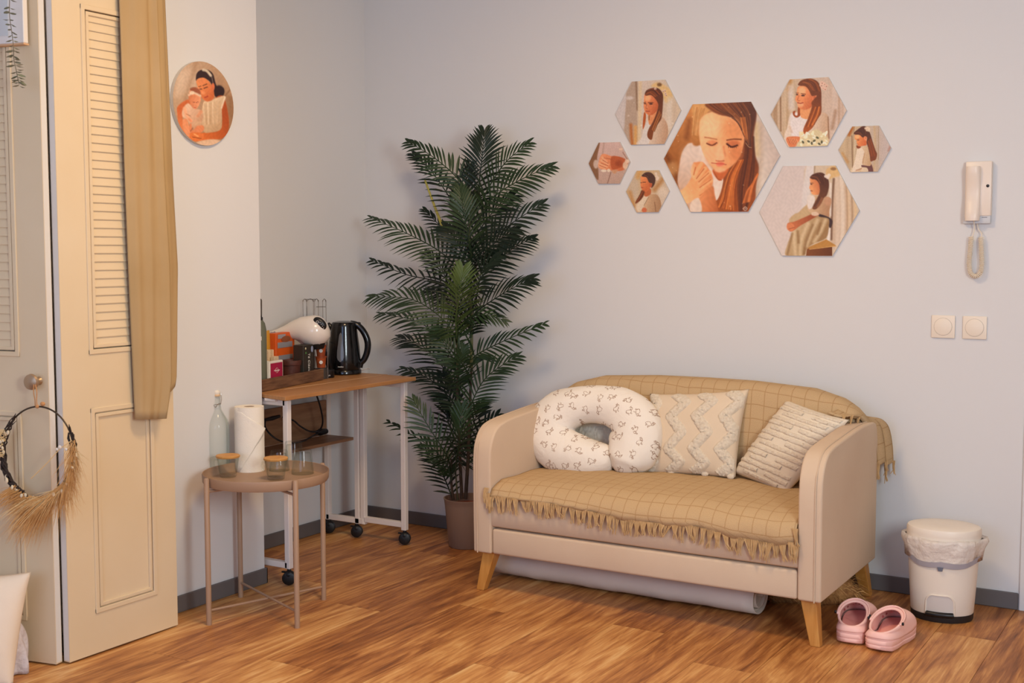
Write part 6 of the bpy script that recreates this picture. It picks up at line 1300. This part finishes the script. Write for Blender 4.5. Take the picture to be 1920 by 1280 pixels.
# coffee capsule dispenser column with orange capsules
w = .04; u0 = max(tpx(602, w), LT + .034); ZB0 = ZB; ZB = .001
t = thing('capsule_holder', 'clear column of orange-brown coffee capsules beside the kettle', 'capsule holder', TP(u0, w, ZB))
m_cap = mat('orange_capsule', (178, 84, 40), .4, var=(40, (140, 60, 28))); zz0 = tz(601, 694, w); zz1 = tz(601, 646, w)
Mh = lambda z: Matrix.Translation(TP(u0, w, 0)) @ Matrix.Translation((0, 0, z))
for k in range(2):
    za, zb = lerp(zz0 + .012, zz1, k / 2), lerp(zz0 + .012, zz1, (k + 1) / 2)
    MB().lathe([(0, za), (.018, za), (.024, zb - .006), (.027, zb - .004), (.027, zb - .001), (0, zb - .001)], 24, Matrix.Translation(TP(u0, w, 0))).build('capsule', m_cap, t)
    pc_ = TP(u0, w, 0) - VIEW * .024 + Vector(_R) * .004 + Vector((0, 0, (za + zb) / 2)); Mq = frame(pc_, _R, (0, 0, 1)); MB().lathe([(.008, 0), (.008, .001), (0, .0012)], 18, Mq).build('capsule_emblem', m_white, t)
MB().lathe([(.029, ZB), (.029, zz0 + .010), (0, zz0 + .010)], 24, Matrix.Translation(TP(u0, w, 0))).build('holder_base', mat('chrome_stripe', (90, 86, 84), .3, .6), t)
for s in (-1, 1):
    c = TP(u0, w, 0) + Vector(_R) * s * .030; MB().tube([c + Vector((0, 0, ZB)), c + Vector((0, 0, zz1 + .012))], .0022, 8).build('upright', m_wire, t)
ZB = ZB0
# coffee machine: white drop-shaped head on a curved stand, black drip base
zc_ = .0; hc = onx(588, 620, .205); cmx = thing('coffee_machine', 'white pod coffee machine with drop-shaped head and black control oval', 'coffee machine', (hc.x, hc.y, ZD))
m_cw = mat('gloss_cream', (238, 226, 214), .22, spec=.5, coat=.4)
pm = 2279 / ((hc - CAM).dot(_F)); Rr = Vector(_R)
def HP(dx, dy, dd=0): return hc + Rr * (dx / pm) + Vector((0, 0, -dy / pm)) + VIEW * dd
axis = [(30, -3, 3), (28, -2, 14), (22, -1, 22), (12, 0, 28), (0, 0, 29.5), (-12, -1, 27.5), (-24, -3, 23), (-38, -1, 17.5), (-52, 2, 12.5), (-66, 5, 9), (-82, 8, 6.5), (-96, 11, 5), (-98, 11, 1)]
q = MB(); q.tube([HP(a, b_, .0) for a, b_, r in axis], [r / pm for a, b_, r in axis], 28, cap=True); q.build('machine_head', m_cw, cmx, angle=70)
no = (-VIEW * .62 + Rr * .42 + Vector((0, 0, .62))).normalized(); oc = HP(17, -14) + no * (.0); 
ov = frame(HP(9, -7) + no * (27.2 / pm), (Rr * .75 + Vector((0, 0, -.62)) - VIEW * .1), (0, 0, 1)); 
if (ov.to_3x3() @ Vector((0, 0, 1))).dot(no) < 0: ov = frame(HP(9, -7) + no * (27.2 / pm), -(Rr * .75 + Vector((0, 0, -.62)) - VIEW * .1), (0, 0, 1))
MB().ball(HP(15, -15) - VIEW * (19 / pm), 14.5 / pm, 9.5 / pm, 5 / pm, 24, 10, frame((0, 0, 0), Rr * .74 + Vector((0, 0, -.67)), (-VIEW).cross(Rr * .74 + Vector((0, 0, -.67)))).to_3x3()).build('control_oval', m_blk, cmx)
Mo = frame(HP(11, -18) - VIEW * (24.5 / pm), Rr, (0, 0, 1)); MB().tube([Mo @ Vector((.0052 * math.cos(a), .0052 * math.sin(a), .0)) for a in [i / 16 * 2 * math.pi for i in range(16)]], .0011, 5, closed=True).build('button_ring', m_txt, cmx)
for k in range(4): MB().ball(HP(16 + k * 2.2, -17 + k * 3.4) - VIEW * (24.2 / pm), .0018, .0018, .0018, 8, 5).build('indicator_dot', m_txt, cmx)
MB().tube([HP(6, 24), HP(7, 34)], [16 / pm, 12 / pm], 18).build('pod_outlet', m_blk, cmx)
arc = cm3([HP(-70, 8, .02), HP(-46, 9, .02), HP(-30, 16, .02), HP(-18, 26, .015)], 6)
MB().tube(arc, [.010] * len(arc), 10).build('rear_arc', m_cw, cmx)
zb0 = ZD + .001; bc_ = onz(611, 709, ZD); bc_ = Vector((bc_.x, bc_.y, ZD)) + VIEW * .03 + Rr * .002
MB().lathe([(0, .001), (.030, .001), (.032, .004), (.032, .034), (.029, .037), (0, .037)], 28, Matrix.Translation(bc_), 1.0, 1.0).build('drip_base', m_blk, cmx)
MB().tube(cm3([HP(8, 26, .09), HP(14, 50, .11), bc_ + VIEW * .09 + Vector((0, 0, .03)), bc_ + VIEW * .06 + Vector((0, 0, .016))], 6), .013, 12).build('stand', m_blk, cmx)
text('printed_lettering', 'krups', .010, m_txt, frame(bc_ - VIEW * .0323 + Rr * .008 + Vector((0, 0, .014)), Rr, (0, 0, 1)), cmx)
# kettle
kb = Vector((.168, -.388, ZD)); ket = thing('kettle', 'black electric kettle with grey water window on the desk', 'kettle', kb)
m_kb = mat('gloss_black', (14, 13, 14), .16, spec=.5, coat=.3); Mk = Matrix.Translation(kb)
MB().lathe([(0, .001), (.074, .001), (.079, .005), (.079, .018), (.076, .022), (0, .022)], 36, Mk).build('power_base', m_kb, ket)
MB().lathe([(0, .023), (.074, .023), (.0765, .03), (.076, .07), (.071, .13), (.064, .185), (.059, .222), (.058, .232), (.052, .241), (.03, .246), (0, .247)], 40, Mk).build('kettle_body', m_kb, ket)
MB().tube(cm3([kb - Rr * .054 + Vector((0, 0, .205)), kb - Rr * .066 + Vector((0, 0, .225)), kb - Rr * .074 + Vector((0, 0, .236))], 4), [.014, .013, .012, .012, .011, .010, .009, .008, .006], 10).build('spout', m_kb, ket)
hp = cm3([kb + Rr * a + Vector((0, 0, z)) for a, z in ((.030, .236), (.060, .228), (.088, .200), (.108, .155), (.108, .110), (.094, .070), (.076, .050))], 6)
MB().tube(hp, [lerp(.013, .0155, math.sin(math.pi * i / (len(hp) - 1))) for i in range(len(hp))], 12).build('handle', m_kb, ket)
MB().tube([kb + Rr * .073 + Vector((0, 0, .030)), kb + Rr * .079 + Vector((0, 0, .055))], [.012, .012], 10).build('handle_foot', m_kb, ket)
MB().ball(kb + Rr * .068 + Vector((0, 0, .236)), .012, .008, .006, 12, 8).build('lid_button', m_kb, ket)
q = MB(); rows = []
for j in range(15):
    v = j / 14; z = lerp(.062, .196, v); hw_ = .017 * (math.sin(math.pi * min(v * 2.2, .5 + (v - .227) * .55 if v > .227 else v * 2.2)) ** .6) if 0 < v < 1 else .001
    hw_ = interp(v, [0, .05, .15, .35, .6, .85, .95, 1], [.002, .011, .0165, .016, .012, .008, .006, .001]); Rk = interp(z, [.03, .07, .13, .185, .222], [.0765, .076, .071, .064, .059]) + .0012; ca_ = math.atan2(-VIEW.y, -VIEW.x) - .10
    rows.append([kb + Vector((Rk * math.cos(ca_ + a / Rk), Rk * math.sin(ca_ + a / Rk), z)) for a in [lerp(-hw_, hw_, k / 6) for k in range(7)]])
q.grid(rows); q.build('water_window', mat('smoky_window', (104, 104, 106), .2), ket)
text('printed_lettering', 'mulex', .0105, m_txt, frame(kb - VIEW * .0772 - Rr * .006 + Vector((0, 0, .040)), Rr, (0, 0, 1)), ket)
MB().tube(cm3([kb + Rr * .075 + VIEW * .02 + Vector((0, 0, .012)), kb + Rr * .10 + VIEW * .03 + Vector((0, 0, .020)), kb + Rr * .112 + VIEW * .05 + Vector((0, 0, .018))], 5), .0022, 6).build('cord', mat('clear_cord', (190, 176, 168), .4), ket)
# chrome wire capsule rack against the wall
wr = thing('wire_rack', 'chrome wire capsule rack standing behind the coffee machine', 'rack', (.10, -.56, ZD)); q = None
def RP(px, py, X=.085): return onx(px, py, X)
zbot = 690
for pxs in ([568, 575], [575, 588], [590, 597], [605, 611]):
    a, c = pxs; pa, pb_ = RP(a, 566), RP(c, 566); pa0, pb0 = Vector((pa.x, pa.y, ZD)), Vector((pb_.x, pb_.y, ZD)); top = RP((a + c) / 2, 561)
    MB().tube(cm3([pa0, pa - Vector((0, 0, .02)), pa, Vector((pa.x, lerp(pa.y, pb_.y, .3), top.z)), Vector((pa.x, lerp(pa.y, pb_.y, .7), top.z)), pb_, pb_ - Vector((0, 0, .02)), pb0], 4), .0016, 6).build('wire_loop', m_wire, wr)
MB().tube([RP(570, 561), RP(592, 561)], .0015, 6).tube([RP(593, 575), RP(610, 575)], .0015, 6).tube([RP(570, 640), RP(611, 640)], .0015, 6).build('cross_wire', m_wire, wr)
pa = RP(590, 690); MB().box(.06, .11, pa.y - .06, pa.y + .06, ZD, ZD + .006).build('rack_base', m_wire, wr, bevel=.002, seg=1)
# ================================================================== cloth hung over the folding door
mc = fabric('brown_linen_cloth', (184, 155, 114), (175, 145, 102), 900, .35)
LE = ([0.55, .76, 1.3, 1.64, 2.16, 2.27], [-1.957, -1.957, -1.972, -1.980, -1.984, -1.985]); RE = ([.55, .772, .80, .89, 1.0, 1.284, 1.6, 1.9, 2.19, 2.27], [-1.80, -1.80, -1.785, -1.755, -1.748, -1.735, -1.752, -1.762, -1.772, -1.772])
rows = []; NUc, NVc = 56, 48
for j in range(NVc + 1):
    v = j / NVc; r = []
    for i in range(NUc + 1):
        u = i / NUc; zb_ = interp(u, [0, .45, .58, .66, .8, 1], [.770, .762, .764, .79, .84, .895]); z = lerp(zb_, 2.262, v)
        uy = interp(u, [0, .52, .60, .66, 1], [0, .66, .63, .58, 1.0]); y = lerp(interp(z, *LE), interp(z, *RE), uy)
        f = interp(u, [0, .10, .28, .42, .52, .60, .66, .78, .90, 1], [.004, .018, .026, .018, .036, .014, -.004, .014, .012, -.006]) + .0035 * math.sin(u * 16 + v * 3) + .002 * math.sin(u * 37 - v * 6)
        x = .512 + .012 + f + .006 * (1 - v) * math.sin(u * 3)
        r.append(Vector((x, y, z)))
    rows.append(r)
top = rows[-1]; extra = []
for k, (dx, dz) in enumerate(((-.020, .008), (-.050, .006), (-.066, -.03), (-.068, -.15))):
    extra.append([Vector((.535 + dx, p.y, 2.262 + dz)) for p in top])
q = MB(); q.grid(rows + extra); cur = q.build('hanging_cloth', mc, None, angle=180, loc=(.54, -1.88, .77)); md = cur.modifiers.new('thick', 'SOLIDIFY'); md.thickness = .0015
tag(cur, 'long light brown linen cloth draped over the folding door', 'cloth')
# ================================================================== dried-flower wreath on the knob
wp = PB(.10, .7, .055); wn_ = Vector((.21, -.978, 0))
def WP(px, py, d=0.0): return onp(px, py, wp + wn_ * d, wn_)
wre = thing('dried_wreath', 'wire hoop wreath of twigs and dried pampas hanging from the door knob', 'wreath', WP(68, 935))
hcx, hcy, hrx, hry = 71.5, 848, 66.5, 86
def hoop(a, r=0.0, d=0.0): return WP(hcx + (hrx + r) * math.sin(a), hcy - (hry + r) * math.cos(a), d)   # a from the top, clockwise
m_hoop = mat('dark_wire', (74, 62, 50), .45, .6); MB().tube([hoop(i / 64 * 2 * math.pi) for i in range(64)], .0028, 7, closed=True).build('hoop', m_hoop, wre)
m_twig = mat('dark_twig', (66, 52, 44), .85, var=(40, (44, 34, 30))); m_pam = mat('pampas_tan', (228, 172, 104), .9, var=(20, (204, 146, 80))); m_pam2 = mat('pampas_pale', (240, 202, 140), .9); m_dry = mat('dried_petal', (240, 220, 182), .8); m_twine = mat('jute_twine', (196, 140, 88), .9)
rw = random.Random(3)
def strands(nm, m, n, a0, a1, L0, L1, dirf, w, droop=.3, seg=4):
    q = MB()
    for k in range(n):
        a = rw.uniform(a0, a1); p = hoop(a, rw.uniform(-4, 5), rw.uniform(-.008, .02)); dx, dy = dirf(a); L = rw.uniform(L0, L1); dx += rw.gauss(0, .22); dy += rw.gauss(0, .22)
        d = (WP(100 + dx * 10, 800 + dy * 10) - WP(100, 800)).normalized(); pts = []; cur_ = rw.uniform(.3, 1.2) * droop
        sdv = d.cross(wn_).normalized(); dz = rw.uniform(-.1, .35)
        for j in range(seg + 1):
            g = j / seg; c = p + d * L * g + Vector((0, 0, -1)) * L * g * g * cur_ + wn_ * L * dz * g
            ww = w * (1 - g * .85); pts.append((c - sdv * ww, c + sdv * ww))
        q.add([v for pr in pts for v in pr], [(2 * j, 2 * j + 1, 2 * j + 3, 2 * j + 2) for j in range(seg)])
    o = q.build(nm, m, wre); o['kind'] = 'stuff'; return o
def tang(a): return (math.cos(a), math.sin(a))     # clockwise tangent in pixel directions
# twig bundles: left side from about 11 o'clock down to 6, right from 2 to 4
for a0, a1, n in ((3.25, 5.55, 26), (1.05, 2.05, 12)):
    q = MB()
    for k in range(n):
        s0 = rw.uniform(a0, a1 - .5); s1 = min(s0 + rw.uniform(.4, 1.1), a1); ph = rw.uniform(0, 6); pts = []
        for j in range(9):
            a = lerp(s0, s1, j / 8); pts.append(hoop(a, 4.5 * math.sin(ph + j * .7) + rw.gauss(0, 1.2), .010 * math.cos(ph + j * .7)))
        q.tube(pts, [.0032, .003, .003, .0028, .0026, .0024, .002, .0016, .0008], 5)
    q.build('twig_bundle', m_twig, wre)
for a, l in ((5.55, 20), (5.5, 14), (1.05, 16), (1.1, 20), (1.15, 14)):
    p0 = hoop(a, 2); MB().tube([p0, hoop(a - .10 * (1 if a < 2 else -1), rw.uniform(2, 6), .01)], [.003, .001], 5).build('twig', m_twig, wre)
strands('pampas_left', m_pam, 260, 3.0, 3.9, .05, .11, lambda a: (-.9, .45), .0010)
strands('pampas_bottom', m_pam, 520, 2.35, 3.25, .06, .16, lambda a: (-.55, .75), .0011)
strands('pampas_bottom_pale', m_pam2, 260, 2.4, 3.4, .05, .15, lambda a: (-.7, .6), .0010)
strands('pampas_right', m_pam, 380, 1.3, 2.5, .05, .13, lambda a: (-.05, 1.0), .0010, .1)
strands('pampas_right_pale', m_pam2, 160, 1.35, 2.3, .03, .08, lambda a: (.35, .8), .0009, .2)
strands('pampas_upper_left', m_pam2, 90, 4.6, 5.2, .03, .07, lambda a: (-.8, -.1), .0012)
for k in range(46):
    a = rw.choice((rw.uniform(2.2, 4.2), rw.uniform(4.0, 5.2), rw.uniform(1.5, 2.3))); p = hoop(a, rw.uniform(-3, 7), rw.uniform(.008, .025)); s = rw.uniform(.004, .010)
    MB().ball(p, s, s * .35, s * .7, 7, 5, Matrix.Rotation(rw.uniform(0, 6), 3, 'Y')).build('dried_petal', m_dry if k % 3 else m_twig, wre)
MB().tube(cm3([WP(134, 826, .01), WP(112, 842, .012), WP(88, 868, .012), WP(58, 897, .008)], 6), [.0016] * 19, 6).build('dried_stem', m_pam2, wre)
MB().ball(WP(112, 838, .014), .008, .004, .006, 8, 6).ball(WP(107, 842, .014), .006, .004, .005, 8, 6).ball(WP(124, 842, .012), .006, .004, .005, 8, 6).build('white_bow', mat('white_ribbon', (238, 224, 206), .7), wre)
tw = MB(); kn = WP(65, 722, -.004)
for s in (-1, 1): tw.tube(cm3([kn + Vector((s * .004, 0, .002)), WP(66 + s * 3.0, 735), WP(67 + s * 1.5, 750), WP(68 + s * 2, 763)], 5), .0016, 6)
tw.ball(WP(80, 757, .004), .009, .007, .007, 10, 7); tw.ball(WP(70, 762, .002), .007, .006, .006, 10, 7); tw.build('twine_loop', m_twine, wre)
# ================================================================== framed white board and eucalyptus garland, top left
fo = PB(.0, 0, .002)
c_br = onp(45, 80, PB(.1, 2, .03), wn_)
u_r = (c_br - PB(0, 0, 0)).dot(Vector((-.978, -.21, 0))); z_b = c_br.z
def bx3(mb, u0, u1, z0, z1, d0, d1): mb.add([PB(u, z, d) for z in (z0, z1) for d in (d0, d1) for u in (u0, u1)], [(0, 2, 3, 1), (4, 5, 7, 6), (0, 1, 5, 4), (2, 6, 7, 3), (0, 4, 6, 2), (1, 3, 7, 5)]); return mb
fb_ = thing('white_hanging_frame', 'white hanging frame at the top left corner in front of the louvres', 'frame', PB(u_r + .16, z_b, .02))
bx3(MB(), u_r, u_r + .33, z_b, z_b + .42, .010, .030).build('frame_board', mat('frame_white', (232, 224, 216), .45), fb_, smooth=False, bevel=.002, seg=1)
bx3(MB(), u_r + .058, u_r + .272, z_b + .025, z_b + .36, .0302, .0315).build('glass_pane', mat('bluish_pane', (206, 207, 206), .12, spec=.6), fb_, smooth=False)
bx3(MB(), u_r, u_r + .33, z_b - .005, z_b, .008, .032).build('bottom_strip', mat('pale_wood_strip', (214, 170, 130), .6), fb_, smooth=False)
eg = thing('eucalyptus_garland', 'hanging sprig of grey-green eucalyptus at the top left', 'garland', WP(32, 155))
m_euc = mat('eucalyptus', (120, 128, 104), .7, var=(30, (150, 140, 112))); m_eucs = mat('eucalyptus_stem', (128, 112, 84), .8)
sp = [WP(*p, .03) for p in ((20, -60), (18, 0), (18, 30), (22, 60), (25, 85), (26, 110), (31, 135), (36, 158))]; spc = cm3(sp, 8)
MB().tube(spc, .0012, 5).build('stem', m_eucs, eg)
for k in range(2, len(spc), 3):
    dense = 1 if k < 34 else 2
    for s in (-1, 1):
        for d_ in range(dense):
            L = rw.uniform(.016, .026) if k < 40 else rw.uniform(.018, .028); dr = (Vector(_R) * s + Vector((0, 0, rw.uniform(-.55, .05))) + wn_ * rw.uniform(-.6, .6)).normalized(); p = spc[k] + Vector((0, 0, rw.uniform(-.006, .006)))
            nr = dr.cross(Vector((rw.uniform(-.5, .5), rw.uniform(-.5, .5), 1))).normalized(); sdv = dr.cross(nr); hw_ = L * .28
            q = MB(); q.add([p, p + dr * L * .3 + nr * hw_, p + dr * L * .7 + nr * hw_ * .9, p + dr * L, p + dr * L * .7 - nr * hw_ * .9, p + dr * L * .3 - nr * hw_, p + dr * L * .5 + sdv * .003], [(0, 1, 6), (1, 2, 6), (2, 3, 6), (3, 4, 6), (4, 5, 6), (5, 0, 6)]); q.build('leaf', m_euc, eg, angle=180)
# ================================================================== floor pillow and sheer cloth, bottom left
pl_ = Vector((.50, -2.42, .1)); n_ = Vector((.42, -.86, .28)).normalized()
cs = [onp(*p, pl_, n_) for p in ((-190, 1085), (58, 1072), (24, 1290), (-200, 1330))]
mn_ = min(c.z for c in cs); S4 = cushion_fn(cs, n_, .075, .05)
q = cushion_mesh(S4, 30)
for v in q.v: v.z = max(v.z, .003)
fp = q.build('floor_pillow', fabric('cream_linen', (240, 222, 200), (232, 212, 188), 500, .4), None, angle=180, weld=True, loc=(cs[2].x - .15, cs[2].y, .0))
tag(fp, 'large cream linen pillow on the floor at the bottom left', 'pillow')
ct = onz(38, 1258); rows = []; rs_ = random.Random(9)
for j in range(19):
    v = j / 18; r = []
    for k in range(48):
        a = 2 * math.pi * k / 48; rad = .062 * (1 - v ** 2.2) ** .5 + .004 if v < 1 else .004
        wv2 = 1 + .14 * math.sin(5 * a + 3 * v) + .08 * math.sin(9 * a - 4 * v)
        r.append(Vector((ct.x - .035 + rad * 1.05 * wv2 * math.cos(a), ct.y - .02 + rad * .9 * wv2 * math.sin(a), .003 + .172 * v * (1 + .05 * math.sin(2 * a)))))
    rows.append(r)
q = MB(); q.grid(rows, cu=True); q.f.append(tuple(18 * 48 + k for k in range(48))); q.f.append(tuple(reversed(range(48))))
sh_ = q.build('sheer_cloth', mat('lilac_tulle', (214, 204, 206), .8, bump=(25, .8, .02), alpha=.93), None, angle=180, loc=(ct.x - .035, ct.y - .02, 0)); tag(sh_, 'bundled pale lilac sheer cloth on the floor beside the cream pillow', 'cloth')
